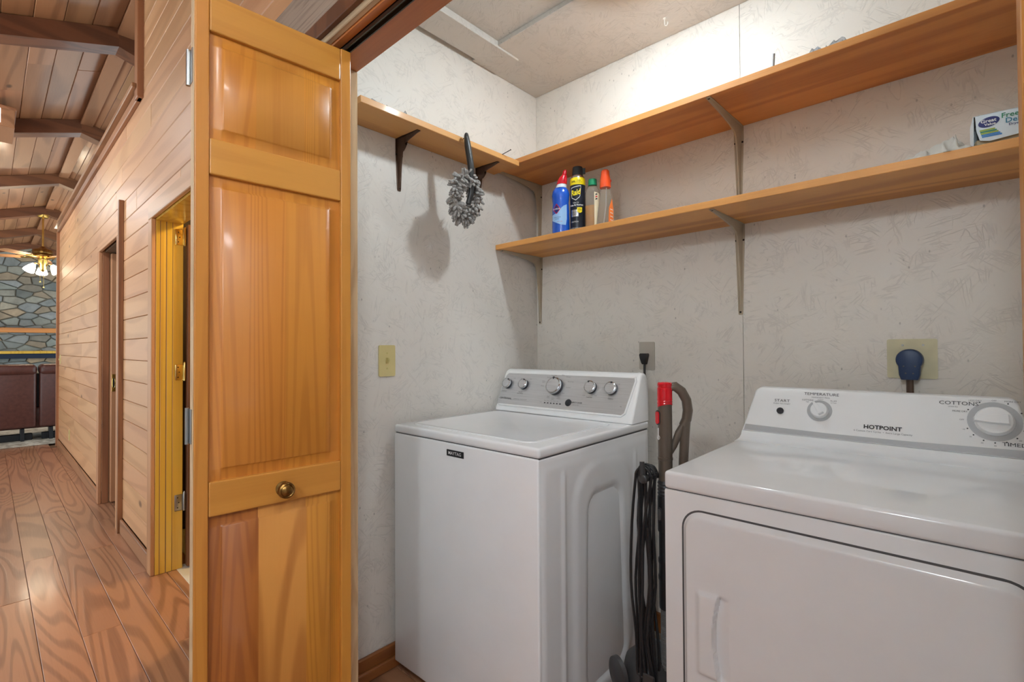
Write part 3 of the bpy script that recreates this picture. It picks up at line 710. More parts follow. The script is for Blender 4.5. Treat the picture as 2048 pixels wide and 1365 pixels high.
obj('side_panel', B().poly(pts, [(j * 85 + i, j * 85 + i + 1, (j + 1) * 85 + i + 1, (j + 1) * 85 + i) for j in range(70) for i in range(84)]), 'white_enamel', wa, angle=80)
obj('seam', B().box(x0 + .006, x1 - .006, y0 + .006, y1 - .006, .904, .914), 'seam_dark', wa, smooth=False)
obj('top_panel', B().box(x0, x1, y0, y1, .9125, .944, .010, 4), 'white_enamel', wa)
lid = obj('lid', B().rings([[(p_[0], p_[1], z) for p_ in rrect(w_, h_, rad, 6, -.02, -.065)] for w_, h_, rad, z in ((.612, .492, .040, .9435), (.610, .490, .039, .9465), (.600, .480, .034, .9475), (.588, .468, .030, .9462))]), 'white_enamel', wa, angle=60)
obj('lid_vent', B().box(-.345, -.275, .165, .180, .9438, .9446), 'print_mid', wa, smooth=False)
# console: profile swept sideways, softly closed at the ends
prof = [(.214, .945), (.216, .958), (.222, .966), (.255, 1.040), (.288, 1.116), (.296, 1.128), (.310, 1.136), (.334, 1.132), (.350, 1.110), (.352, 1.0), (.352, .945)]
def cons(x, k):
    cy, cz = .30, .945
    return [(x, cy + (y - cy) * k, cz + (z - cz) * k) for y, z in prof]
con = obj('console', B().rings([cons(x0 + .002, .93), cons(x0 + .006, .975), cons(x0 + .016, 1.0), cons(.322, 1.0), cons(.330, 1.012), cons(.340, 1.0), cons(.346, .97), cons(.348, .93)]), 'white_plastic', wa, angle=40)
A = Vector((0, .222, .966)); e_ = (Vector((0, .288, 1.116)) - A); Lp = e_.length; e_.normalize(); n_ = Vector((1, 0, 0)).cross(e_)
def face(x, v, out=.0, rot=0.0):
    m = Matrix((Vector((1, 0, 0)), e_, n_)).transposed().to_4x4(); m.translation = A + Vector((x, 0, 0)) + e_ * v + n_ * out
    return m @ Matrix.Rotation(rot, 4, 'Z')
fpm = face(0, 0)
obj('faceplate', B().prism([(-.362, .008), (.296, .008), (.309, .020), (.327, .150), (.320, .163), (-.340, .163), (-.352, .150), (-.366, .020)], lambda p: fpm @ Vector((p[0], p[1], -.002)), lambda p: fpm @ Vector((p[0], p[1], .0025))), 'brushed_steel', con, smooth=False)
obj('face_trim', B().tube([fpm @ Vector((x, v, .002)) for x, v in ((-.35, .004), (.296, .004), (.311, .016), (.331, .150), (.325, .166))], .0045, 8), 'white_plastic', con)
for kx, kv, kr, kd, pa in ((-.326, .107, .024, .020, -30), (-.226, .108, .024, .020, -20), (-.045, .107, .039, .026, 5), (.137, .112, .026, .020, 20), (.233, .112, .026, .020, -10)):
    km = face(kx, kv, .0025)
    kb = obj('knob', B().lathe([(kr, 0), (kr, kd * .35), (kr * .97, kd * .6), (kr * .95, kd * .92), (kr * .86, kd)], 32, km), 'knob_dark', wa)
    obj('knob_ring', B().lathe([(kr * .99, kd * .60), (kr * 1.0, kd * .72), (kr * .97, kd * .95), (kr * .86, kd * 1.03), (kr * .84, kd * .98), (kr * .84, kd * .7)], 32, km), 'chrome', kb)
    obj('knob_face', B().lathe([(kr * .83, kd * .9), (kr * .83, kd * 1.0), (kr * .70, kd * 1.03), (kr * .02, kd * 1.03)], 32, km), 'brushed_steel', kb)
    pm = km @ Matrix.Rotation(R(pa), 4, 'Z')
    obj('pointer', B().prism([(-.004, kr * .98), (.004, kr * .98), (.0025, kr * .70), (-.0025, kr * .70)], lambda p: pm @ Vector((p[0], p[1], kd * .9)), lambda p: pm @ Vector((p[0], p[1], kd * 1.08))), 'print_dark', kb, smooth=False)
for k in range(6): obj('status_light', B().prism(rrect(.0085, .0045, .001, 2), lambda p: face(-.083 + .0165 * k, .031, .0022) @ Vector((p[0], p[1], 0)), lambda p: face(-.083 + .0165 * k, .031, .0034) @ Vector((p[0], p[1], 0))), 'print_dark', wa, smooth=False)
obj('start_button', B().lathe([(.0155, .002), (.0155, .004), (.012, .0055), (.001, .006)], 24, face(.040, .040)), 'knob_dark', wa)
def wt(body, x, v, size, mat='print_dark', al='CENTER', bold=0.0, sx=1.0):
    return text('lettering', body, size, mat, wa, face(x, v, .0032), al, bold, sx)
wt('CENTENNIAL', -.318, .036, .0125, al='CENTER', bold=.01); wt('COMMERCIAL TECHNOLOGY', -.228, .036, .006, 'print_mid')
wt('ENERGY SAVER', .080, .043, .0085, bold=.01); wt('push to start', .080, .033, .006, 'print_mid')
for bdy, x, v in (('Soil Level', -.338, .071), ('Options\nExtra Rinse', -.238, .068), ('Load Size', .137, .071), ('Options', .236, .071)): wt(bdy, x, v, .0075)
for bdy, x, v in (('Normal', -.095, .150), ('Power\nWash', -.118, .128), ('Whites', -.120, .108), ('PowerWash', -.068, .160), ('Bulky', -.02, .163), ('Delicates', .010, .155), ('Rinse & Spin', .028, .134), ('Handwash', .022, .107), ('Drain', .003, .080), ('Rapid\nWash', -.072, .058), ('Cycle\nStatus', -.045, .052), ('Clean\nWasher', -.015, .058)): wt(bdy, x, v, .0062, 'print_mid')
for bdy, x, v in (('light', -.356, .135), ('heavy', -.296, .138), ('cold', -.252, .137), ('hot', -.196, .137), ('small', .108, .078), ('large', .165, .080), ('off', .205, .135), ('on', .262, .135), ('Low', -.105, .033), ('Wash', -.083, .041), ('Rinse', -.0665, .041), ('Spin', -.050, .041), ('Done', -.0335, .041), ('Lid', -.017, .041), ('HE', .288, .042)): wt(bdy, x, v, .0062, 'print_mid')
bd = obj('badge', B().box(.048 - .107, .048 - .107 + .086, y0 - .0022, y0 + .001, .867, .889, .001), 'badge_black', wa, smooth=False)
bd.location = (-.0, 0, 0)
text('lettering', 'MAYTAG', .0155, 'print_white', bd, Matrix.Translation((-.016, y0 - .0030, .8782)) @ Matrix.Rotation(R(90), 4, 'X'), bold=.005, sx=1.05)
for x in (x0 + .05, x1 - .05):
    for y in (y0 + .05, y1 - .05): obj('foot', B().lathe([(.02, 0), (.024, .006), (.012, .012), (.012, .035)], 14, Matrix.Translation((x, y, 0))), 'vac_black', wa)

# ================================================================== DRYER
dy = thing('clothes_dryer', 'white front loading dryer with a dial console beside the upright vacuum', 'dryer', (-.2, 1.505, 0))
hx, fy, by_ = .345, -.355, .352
obj('cabinet', B().box(-hx, hx, fy, by_, .03, .8850, .004, 2), 'white_enamel', dy)
obj('seam', B().box(-hx + .004, hx - .004, fy + .004, by_ - .004, .880, .889), 'seam_dark', dy, smooth=False)
obj('top_panel', B().box(-hx, hx, fy - .002, by_, .8865, .930, .009, 4), 'white_enamel', dy)
obj('backsplash', B().rings([[(x, y, z) for y, z in ((.155, .929), (.18, .9305), (.208, .934), (.226, .943), (.233, .953), (.24, .956), (.34, .956), (.34, .929))] for x in (-hx + .002, hx - .002)]), 'white_enamel', dy)
A2 = Vector((0, .233, .956)); e2 = (Vector((0, .293, 1.101)) - A2).normalized(); n2 = Vector((1, 0, 0)).cross(e2)
def f2(x, v, out=0.0, rot=0.0):
    m = Matrix((Vector((1, 0, 0)), e2, n2)).transposed().to_4x4(); m.translation = A2 + Vector((x, 0, 0)) + e2 * v + n2 * out
    return m @ Matrix.Rotation(rot, 4, 'Z')
def ol(ins):
    q = [(-.343 + ins, 0.0 + ins * .3), (.343 - ins, 0.0 + ins * .3)]
    for a in range(0, 91, 15): q.append((.292 - ins + .024 * math.cos(R(a)), .133 - ins + .024 * math.sin(R(a))))
    for a in range(90, 181, 15): q.append((-.292 + ins + .024 * math.cos(R(a)), .133 - ins + .024 * math.sin(R(a))))
    return q
m0 = f2(0, 0)
def back(p, k):   # rear outline of the console, upright against the back plane
    q = m0 @ Vector((p[0], p[1], 0)); return Vector((q.x, k, q.z))
con2 = obj('console', B().rings([[back(p, .345) for p in ol(.004)], [back(p, .318) for p in ol(0.0)], [m0 @ Vector((p[0], p[1], -.006)) for p in ol(0)], [m0 @ Vector((p[0], p[1], -.002)) for p in ol(.002)], [m0 @ Vector((p[0], p[1], .0)) for p in ol(.006)]]), 'white_plastic', dy, angle=40)
obj('lower_band', B().prism([(-.336, .002), (.336, .002), (.334, .022), (.1, .0165), (-.1, .0165), (-.334, .022)], lambda p: m0 @ Vector((p[0], p[1], -.001)), lambda p: m0 @ Vector((p[0], p[1], .0006))), 'grey_plastic', con2, smooth=False)
def dt(body, x, v, size, mat='print_mid', al='CENTER', bold=0.0, sx=1.0): return text('lettering', body, size, mat, con2, f2(x, v, .0012), al, bold, sx)
dt('START', -.229, .111, .0125, 'print_dark', sx=1.25); dt('PUSH TO START', -.229, .1005, .0062, sx=1.1)
dt('TEMPERATURE', -.120, .1395, .0125, 'print_dark', sx=1.15); dt('PERMANENT PRESS', -.121, .1285, .0058); dt('medium', -.121, .1228, .005); dt('COTTONS', -.156, .1185, .0066, 'print_dark'); dt('high', -.156, .113, .005); dt('FLUFF', -.086, .1195, .0066); dt('no heat', -.086, .114, .005)
dt('HOTPOINT', .036, .0475, .0165, 'badge_black', bold=.028, sx=1.05); dt('6 Custom Care Cycles  •  Extra Large Capacity', .036, .0345, .0072, sx=.98)
dt('COTTONS', .199, .135, .0145, 'print_dark', sx=1.15); dt('timed dry', .188, .125, .005); dt('LESS DRY', .232, .1445, .0062); dt('OFF', .268, .1475, .0055); dt('MORE DRY', .302, .1465, .0062); dt('MORE DRY', .2015, .113, .0062, 'print_dark'); dt('OFF', .205, .090, .0055); dt('TIMED', .302, .033, .0135, 'print_dark', sx=1.15)
obj('start_button', B().lathe([(.0105, 0), (.0105, .005), (.008, .0075), (.001, .0082)], 24, f2(-.2315, .076)), 'knob_dark', con2)
def dial(x, v, ring, rk, ang, grip):
    obj('dial_ring', B().lathe([(ring, .0), (ring, .0009), (ring * .72, .0009), (ring * .72, .0)], 40, f2(x, v)), 'grey_plastic', con2, smooth=False)
    km = f2(x, v, .0008, R(ang))
    kb = obj('knob', B().lathe([(rk * 1.04, 0), (rk * 1.04, .004), (rk, .006), (rk * .98, .012), (rk * .92, .0145), (rk * .1, .0155)], 36, km), 'white_plastic', con2)
    obj('grip', B().rings([[km @ Vector((px * s_, py * s_, z)) for px, py in ((-grip * .32, -rk * .75), (grip * .32, -rk * .75), (grip * .25, rk * .3), (grip * .13, rk * 1.08), (-grip * .13, rk * 1.08), (-grip * .25, rk * .3))] for z, s_ in ((.013, 1.0), (.026, .95), (.0275, .88))]), 'white_plastic', kb)
    obj('pointer', B().prism([(-.004, rk * .98), (0, rk * .82), (.004, rk * .98)] if ring > .05 else [(-.001, rk * .95), (.001, rk * .95), (.001, rk * .7), (-.001, rk * .7)], lambda p: km @ Vector((p[0], p[1], .012)), lambda p: km @ Vector((p[0], p[1], .0165))), 'print_dark', kb, smooth=False)
dial(-.122, .086, .034, .0235, 33, .024); dial(.267, .091, .052, .037, 93, .042)
for k, a in enumerate((28, 62, 118, 150, 205, 225, 248, 270, 292, 315, 340)):
    obj('dial_dot', B().lathe([(.0017, 0), (.0017, .0012)], 8, f2(.267 + .0565 * math.cos(R(a)), .091 + .0565 * math.sin(R(a)))), 'print_dark', con2, smooth=False)
    if 200 < a < 330: dt(str(60 - 10 * (k - 4)) if False else ('10', '20', '30', '40', '50', '60')[k - 4], .267 + .0645 * math.cos(R(a)), .091 + .0645 * math.sin(R(a)), .005)
# door with its scooped pull
obj('door_gap', B().prism(rrect(.60, .66, .050, 8, .0, .52), lambda p: (p[0], fy + .004, p[1]), lambda p: (p[0], fy - .0006, p[1])), 'seam_dark', dy, smooth=False)
def door_h(x, z):
    dx0, dx1, dz0, dz1, rad = -.2955, .2955, .1945, .8455, .046
    cx, cz = 0, (dz0 + dz1) / 2; qx = abs(x - cx) - (dx1 - dx0) / 2 + rad; qz = abs(z - cz) - (dz1 - dz0) / 2 + rad
    sd = math.hypot(max(qx, 0), max(qz, 0)) + min(max(qx, qz), 0) - rad
    h = .012 * (1 - sstep(-.012, 0, sd))
    # pull: raised plate left of a curved lip, scoop right of it
    lip = -.211 + -.012 * math.sin(math.pi * max(0, min(1, (z - .474) / .19)))
    inz = sstep(.470, .480, z) * (1 - sstep(.658, .668, z))
    h += .007 * inz * sstep(-.266, -.250, x) * (1 - sstep(lip - .001, lip + .002, x))
    if x > lip:
        t_ = max(0, 1 - (x - lip) / (.028 + .008 * math.sin(math.pi * max(0, min(1, (z - .474) / .19)))))
        h -= .011 * inz * t_ ** 1.2 * sstep(lip - .0005, lip + .003, x)
    return h
gx = [-.2955 + .0025 * i for i in range(14)] + [-.258 + .0028 * i for i in range(34)] + [-.155 + .045 * i for i in range(9)] + [.2555 + .004 * i for i in range(11)]
gz = [.1945 + .004 * i for i in range(12)] + [.25 + .03 * i for i in range(7)] + [.455 + .0048 * i for i in range(47)] + [.69 + .02 * i for i in range(6)] + [.80 + .0046 * i for i in range(10)] + [.8455]
gx = sorted(set(round(v, 5) for v in gx)); gz = sorted(set(round(v, 5) for v in gz))
def roundin(x, z):
    rad = .046; ax, az = .2955 - rad, .3255 - rad; zz = z - .52
    if abs(x) > ax and abs(zz) > az:
        vx, vz = abs(x) - ax, abs(zz) - az; mx = max(vx, vz); L = math.hypot(vx, vz)
        if L > 0: k = mx / L; return (math.copysign(ax + vx * k, x), .52 + math.copysign(az + vz * k, zz))
    return (x, z)
pts = []
for z in gz:
    for x in gx:
        xx, zz = roundin(x, z); pts.append((xx, fy - .0008 - door_h(xx, zz), zz))
n = len(gx); obj('door', B().poly(pts, [(j * n + i, j * n + i + 1, (j + 1) * n + i + 1, (j + 1) * n + i) for j in range(len(gz) - 1) for i in range(n - 1)]), 'white_enamel', dy, angle=50)
for x in (-.3, .3):
    for y in (-.3, .3): obj('foot', B().lathe([(.02, 0), (.024, .006), (.012, .012), (.012, .035)], 14, Matrix.Translation((x, y, 0))), 'vac_black', dy)

# ================================================================== UPRIGHT VACUUM between the machines
va = thing('upright_vacuum', 'grey upright vacuum with a red wand tip between washer and dryer', 'vacuum', (-.640, 1.36, 0))
wr = .0205
obj('wand', B().lathe([(wr * .98, .70), (wr, .72), (wr, .905), (wr * 1.06, .906), (wr * 1.06, .913), (wr, .914), (wr, 1.072)], 28), 'vac_grey', va)
rc = obj('wand_tip', B().rings([[(rad * math.cos(2 * math.pi * k / 28), rad * math.sin(2 * math.pi * k / 28), z + (tilt * math.cos(2 * math.pi * k / 28 + .6))) for k in range(28)] for rad, z, tilt in ((wr * 1.03, 1.062, .008), (wr * 1.08, 1.066, .007), (wr * 1.04, 1.070, .006), (wr * 1.09, 1.074, .005), (wr * 1.04, 1.078, .004), (wr * 1.08, 1.083, .002), (wr * 1.05, 1.088, 0), (wr * 1.05, 1.118, 0), (wr * .98, 1.119, 0), (wr * 1.02, 1.121, 0), (wr * 1.02, 1.130, 0), (wr * .9, 1.134, 0), (wr * .6, 1.134, 0), (wr * .55, 1.130, 0))]), 'vac_red', va, angle=30)
fd = Vector((-.42, -.9, 0)).normalized(); sd_ = Vector((.9, -.42, 0)).normalized()
bpts = [(fd * (wr + .001) + Vector((-.010, 0, 1.035)))]
def vplate(w_, h_, z, off, dp, mat, name, par, lx=-.006):
    o_ = fd * (wr - .003) + sd_ * lx
    return obj(name, B().prism(rrect(w_, h_, w_ / 2 - .0002, 6), lambda p: o_ + sd_ * p[0] + fd * off + Vector((0, 0, z + p[1])), lambda p: o_ + sd_ * p[0] + fd * (off + dp) + Vector((0, 0, z + p[1]))), mat, par)
vplate(.021, .044, 1.030, 0, .004, 'vac_dark', 'button_frame', va); vplate(.014, .036, 1.030, .003, .004, 'vac_red', 'release_button', va)
obj('wand_mark', B().tube([fd * (wr + .0006) + sd_ * -.004 + Vector((0, 0, z)) for z in (1.0, .965)], .0016, 6).tube([fd * (wr + .0006) + sd_ * (-.004 + .006 * math.cos(a)) + Vector((0, 0, .972 + .006 * math.sin(a))) for a in [i * math.pi / 5 for i in range(10)]], .0009, 5, True), 'print_white', va)
hd_ = Vector((.80, .60, 0)).normalized()
obj('handle', B().tube([hd_ * a + Vector((0, 0, z)) for a, z in ((.012, 1.120), (.030, 1.122), (.048, 1.108), (.062, 1.082), (.066, 1.052), (.062, 1.025), (.052, 1.006))], [.013, .0155, .0165, .0165, .0170, .0165, .0150], 14, flat=.85), 'vac_grey', va)
obj('handle_strut', B().tube([hd_ * a + Vector((0, 0, z)) for a, z in ((.058, 1.012), (.040, .985), (.024, .945), (.014, .925))], [.013, .012, .010, .008], 12, flat=.7), 'vac_grey', va)
obj('hose_pipe', B().tube([hd_ * a + Vector((0, 0, z)) for a, z in ((.060, 1.02), (.056, .97), (.052, .90), (.050, .70), (.05, .50))], .0135, 14), 'vac_grey', va)
obj('collar', B().lathe([(wr * 1.0, .80)] + [(wr * (1.14 if k % 2 else 1.04), .802 + .005 * k) for k in range(8)] + [(wr, .845)], 24), 'vac_dark', va, angle=20)
obj('release_collar', B().lathe([(wr * 1.1, .695), (wr * 1.14, .70), (wr * 1.14, .795), (wr * 1.05, .80)], 24), 'vac_black', va)
vplate(.016, .040, .748, .004, .004, 'vac_dark', 'latch_frame', va, .002); vplate(.011, .032, .748, .007, .003, 'hose_grey', 'latch_button', va, .002)
obj('lower_wand', B().lathe([(wr * .98, .47), (wr * 1.02, .48), (wr * 1.02, .55), (wr * 1.10, .555), (wr * 1.10, .565), (wr * 1.02, .57), (wr * 1.02, .60), (wr * 1.10, .605), (wr * 1.10, .615), (wr * .98, .62), (wr * .98, .70)], 24), 'vac_black', va)
hp_ = []
for k in range(98): hp_.append((.0175 if k % 2 else .0155, .22 + .0026 * k))
obj('ribbed_hose', B().lathe(hp_, 20), 'hose_grey', va, angle=15)
obj('cord_hook', B().tube([(-.028, -.084, .862), (-.028, -.088, .875), (-.030, -.086, .910)], [.008, .0085, .007], 12, flat=.6).lathe([(.013, 0), (.013, .008), (.010, .010), (.001, .011)], 20, Matrix.Translation((-.026, -.084, .862)) @ Matrix.Rotation(R(90), 4, 'X')), 'vac_dark', va)
obj('hook_mount', B().box(-.034, -.016, -.086, -.008, .852, .868, .004), 'vac_dark', va)
rv = random.Random(5); path = []
for k in range(7):
    ax = -.050 + rv.uniform(-.014, .010); bx2 = -.018 + rv.uniform(-.012, .012); yy = -.030 - .0065 * k + rv.uniform(-.004, .004); zt = .886 + .003 * (k % 3); zb = .26 + rv.uniform(-.03, .05)
    for i in range(9): a = R(-5 + 190 * i / 8); path.append(((ax + bx2) / 2 + (bx2 - ax) / 2 * math.cos(a), yy, zt - .028 + .030 * math.sin(a) + 0 * i))
    for z in (.72, .55, .40): path.append((ax - .010 * math.sin((z - .26) / .6 * 3.14) + rv.uniform(-.009, .009), yy + rv.uniform(-.004, .004), z))
    for i in range(5): a = R(180 + 180 * i / 4); path.append(((ax + bx2) / 2 + (bx2 - ax) / 2 * math.cos(a), yy, zb + .02 * math.sin(a)))
    for z in (.40, .55, .72): path.append((bx2 - .010 + rv.uniform(-.012, .010), yy - .003, z))
def smooth_path(p, n=3):
    out = []
    for i in range(len(p) - 1):
        p0, p1, p2, p3 = (Vector(p[max(0, i - 1)]), Vector(p[i]), Vector(p[i + 1]), Vector(p[min(len(p) - 1, i + 2)]))
        for k in range(n):
            t_ = k / n; out.append(.5 * ((2 * p1) + (p2 - p0) * t_ + (2 * p0 - 5 * p1 + 4 * p2 - p3) * t_ ** 2 + (3 * p1 - p0 - 3 * p2 + p3) * t_ ** 3))
    return out + [Vector(p[-1])]
obj('power_cord', B().tube(smooth_path(path), .0042, 7), 'cord_black', va)
obj('lower_hook', B().box(-.045, .0, -.092, -.020, .255, .272, .004).box(-.03, .006, -.096, -.088, .225, .315, .003), 'vac_dark', va)
obj('body', B().lathe([(.055, .03), (.085, .07), (.098, .14), (.098, .22), (.085, .28), (.05, .315), (.03, .32)], 28, Matrix.Translation((-.055, .03, 0)), 1.0, 1.1), 'vac_dark', va)
obj('ball_cap', B().lathe([(.05, 0), (.048, .012), (.03, .02), (.001, .022)], 24, Matrix.Translation((-.125, -.055, .25)) @ Matrix.Rotation(R(60), 4, 'Z') @ Matrix.Rotation(R(-90), 4, 'Y')), 'vac_dark', va)
obj('floor_head', B().box(-.13, .07, -.20, -.02, .004, .07, .02, 4), 'vac_dark', va)

# ================================================================== THINGS ON AND AT THE SHELVES
zl = ZL + TH
def wrap(rad):   # bends flat text round a vertical cylinder, facing -y
    def fn(p): a = p.x / rad; return Vector((rad * math.sin(a), -rad * math.cos(a), p.y))
    return fn
I4 = Matrix()
# toilet cleaner: blue bottle with a bent red spout
tb = thing('toilet_cleaner_bottle', 'blue toilet cleaner bottle with a red slanted spout cap on the lower shelf', 'bottle', (-1.284, 1.716, zl), R(20))
bp = [(.030, 0), (.036, .004), (.037, .03), (.036, .10), (.034, .135), (.036, .155), (.0375, .172), (.034, .190), (.026, .203), (.019, .212)]
obj('bottle', B().lathe([(r_ * 1.0, z) for r_, z in bp], 32, None, 1.06, .80), 'blue_bottle', tb)
def tilted(rad, z, lean): return [(rad * math.cos(2 * math.pi * k / 24) + lean, rad * math.sin(2 * math.pi * k / 24), z) for k in range(24)]
obj('neck', B().rings([tilted(.0245, .203, .002), tilted(.0225, .213, .004), tilted(.020, .222, .006)]), 'bottle_white', tb)
obj('spout_cap', B().rings([tilted(.0225, .219, .005), tilted(.0225, .226, .006), tilted(.0205, .240, .009), tilted(.0150, .255, .014), tilted(.0105, .258, .016), tilted(.0085, .278, .021), tilted(.005, .283, .022)]), 'red_cap', tb)
def ell(rx, ry, out=.0006):
    def fn(p): a = p.x / rx; return Vector(((rx + out) * math.sin(a), -(ry + out) * math.cos(a), p.y))
    return fn
def decal(name, outline, mat, parent, fn, sub=10):
    """flat print cut as vertical strips so that it follows a curved surface"""
    xs_ = [p[0] for p in outline]; a, b_ = min(xs_), max(xs_); bb = B(); pts = []
    cols = []
    for i in range(sub + 1):
        x = a + (b_ - a) * (i if 0 < i < sub else (i + (1e-4 if i == 0 else -1e-4))) / sub
        zz = []
        for j in range(len(outline)):
            p0, p1 = outline[j], outline[(j + 1) % len(outline)]
            if (p0[0] - x) * (p1[0] - x) <= 0 and p0[0] != p1[0]: t_ = (x - p0[0]) / (p1[0] - p0[0]); zz.append(p0[1] + (p1[1] - p0[1]) * t_)
        if zz: cols.append((x, min(zz), max(zz)))
    pts = []; fs = []
    for x, l_, h_ in cols: pts += [fn(Vector((x, l_, 0))), fn(Vector((x, h_, 0)))]
    for i in range(len(cols) - 1): fs.append((2 * i, 2 * i + 2, 2 * i + 3, 2 * i + 1))
    return obj(name, bb.poly(pts, fs), mat, parent, smooth=True, angle=80)
ef = ell(.0395, .0300, .0002); ef2 = ell(.0395, .0300, .0006); ef3 = ell(.0395, .0300, .0010)
decal('label_swoosh', [(-.038, .058), (-.02, .050), (.010, .036), (.034, .034), (.038, .06), (.038, .125), (.02, .118), (-.01, .088), (-.038, .082)], 'label_lightblue', tb, ef, 14)
decal('logo_red', [(-.030, .105), (-.010, .083), (.008, .105), (-.010, .131)], 'red_cap', tb, ef2, 8)
decal('logo_blue', [(-.027, .106), (-.010, .087), (.005, .105), (-.010, .127)], 'label_navy', tb, ef3, 8)
text('lettering', 'CLOROX', .0085, 'print_white', tb, I4, 'CENTER', .02, 1.0, lambda p: ell(.0395, .0300, .0016)(Vector((p.x - .0105, p.y + .106, 0))))
text('lettering', 'toilet bowl\ncleaner', .0075, 'label_navy', tb, I4, 'CENTER', 0, 1.0, lambda p: ef3(Vector((p.x - .008, p.y + .066, 0))))
text('lettering', '24 FL OZ', .006, 'red_cap', tb, I4, 'CENTER', 0, 1.0, lambda p: ef3(Vector((p.x + .004, p.y + .050, 0))))
# wasp spray can
wc = thing('wasp_spray_can', 'black and yellow wasp spray can behind the blue bottle', 'spray can', (-1.222, 1.758, zl), R(30))
cr_ = .0335
obj('can', B().lathe([(cr_ * .9, 0), (cr_, .003), (cr_, .225), (cr_ * .98, .23)], 36), 'can_black', wc)
obj('base_rim', B().lathe([(cr_ * 1.01, 0), (cr_ * 1.03, .002), (cr_ * 1.01, .005)], 36), 'can_silver', wc)
obj('yellow_band', B().lathe([(cr_ * 1.004, .208), (cr_ * 1.02, .210), (cr_ * 1.02, .232), (cr_ * .94, .240), (cr_ * .92, .238)], 36), 'can_yellow', wc)
obj('shoulder', B().lathe([(cr_ * .93, .236), (cr_ * .88, .246), (cr_ * .66, .256), (cr_ * .6, .258)], 32), 'can_silver', wc)
cp_ = obj('spray_cap', B().lathe([(cr_ * .70, .254), (cr_ * .70, .26), (cr_ * .66, .288), (cr_ * .62, .292), (.001, .292)], 28), 'cap_black', wc)
obj('trigger', B().rings([[(x, y, z) for x, y in ((.018, -.006), (.034, -.005), (.034, .005), (.018, .006))] for z in (.262, .270, .282, .286)]), 'cap_black', cp_)
wf = wrap(cr_ + .0006); wf2 = wrap(cr_ + .0011)
def wl_(body, size, mat, x, z, bold=.0, sx=1.0, f=wf2): text('lettering', body, size, mat, wc, I4, 'CENTER', bold, sx, lambda p: f(Vector((p.x + x, p.y + z, 0))))
decal('shield_outline', [(-.030, .196), (.018, .203), (.016, .165), (.012, .152), (-.006, .138), (-.026, .150), (-.030, .165)], 'print_white', wc, wf, 12)
decal('shield', [(-.028, .193), (.0165, .200), (.0145, .166), (.010, .153), (-.006, .141), (-.024, .152), (-.028, .166)], 'can_black', wc, wf2, 12)
text('lettering', 'Raid', .034, 'can_yellow', wc, I4, 'CENTER', .03, .72, lambda p: wrap(cr_ + .0016)(Vector((p.x - .006, p.y + .172 + p.x * .15, 0))))
wl_('Wasp & Hornet', .0105, 'print_white', -.006, .118, .02); wl_('Killer 33', .0075, 'print_white', -.006, .128)
decal('info_panel', [(-.030, .068), (.006, .068), (.006, .098), (-.030, .098)], 'can_silver', wc, wf, 10)
decal('yellow_tab', [(.000, .088), (.012, .082), (.022, .088), (.022, .107), (.000, .107)], 'can_yellow', wc, wf2, 8)
wl_('KILLS\nTHE NEST', .0048, 'can_black', .011, .098, .01, 1.0, wrap(cr_ + .0016)); wl_('Kills wasps & hornets\nfast, up to 27 ft\nno staining', .0052, 'can_black', -.012, .083)
wl_('33%', .011, 'can_black', -.018, .221, .02, 1.0, wrap(cr_ * 1.02 + .0006)); wl_('MORE\nvs 14 oz can', .0062, 'can_black', .008, .221, 0, 1.0, wrap(cr_ * 1.02 + .0006)); wl_('CAUTION', .008, 'print_white', -.012, .045); wl_('NET WT 17.5 OZ (496 g)', .0055, 'print_white', -.006, .018)
# bottle with a green cap, half full of amber liquid
gb_ = thing('green_capped_bottle', 'clear bottle of amber liquid with a green cap on the lower shelf', 'bottle', (-1.156, 1.775, zl), R(35))
obj('bottle', B().lathe([(.028, 0), (.0315, .004), (.032, .02), (.032, .165), (.029, .180), (.018, .195), (.015, .200), (.015, .206)], 28, None, 1.0, .72), 'clear_plastic', gb_)
obj('liquid', B().lathe([(.0265, .002), (.0300, .005), (.0304, .02), (.0304, .112), (.001, .112)], 28, None, 1.0, .70), 'amber_liquid', gb_)
obj('cap', B().lathe([(.0185, .200), (.0190, .202), (.0182, .226), (.016, .228), (.001, .228)], 24), 'green_cap', gb_)
fr = ell(.0322, .0234, .0006)
decal('label', [(.006, .018), (.034, .012), (.036, .16), (.006, .168)], 'label_cream', gb_, fr, 8)
for i, z in enumerate((.158, .148, .138)): decal('label_mark', [(.010, z - .006), (.018, z - .003), (.022, z), (.012, z + .003)], 'red_cap' if i == 1 else 'can_black', gb_, ell(.0322, .0234, .0010), 4)
# clear bottle with an orange flip cap
ob = thing('orange_capped_bottle', 'clear nearly empty bottle with an orange flip cap and orange label', 'bottle', (-1.086, 1.765, zl), R(35))
obj('bottle', B().lathe([(.030, 0), (.034, .004), (.035, .02), (.033, .07), (.026, .12), (.0205, .155), (.019, .170), (.019, .176)], 28, None, 1.0, .78), 'clear_plastic', ob)
obj('liquid', B().lathe([(.0285, .002), (.0325, .005), (.0330, .018), (.001, .018)], 28, None, 1.0, .76), 'amber_liquid', ob)
cpo = obj('cap', B().lathe([(.0230, .172), (.0235, .175), (.0225, .205), (.0185, .225), (.0165, .243), (.012, .248), (.001, .249)], 28), 'orange_cap', ob)
obj('cap_hinge', B().box(.016, .025, -.006, .006, .196, .206, .002), 'red_cap', cpo)
ff = lambda p: ell(.0352 - .06 * max(0, p.y - .05), .0276 - .05 * max(0, p.y - .05), .0008)(p)
decal('label', [(.010, .010), (.038, .008), (.040, .075), (.030, .125), (.012, .080)], 'orange_label', ob, ff, 10)
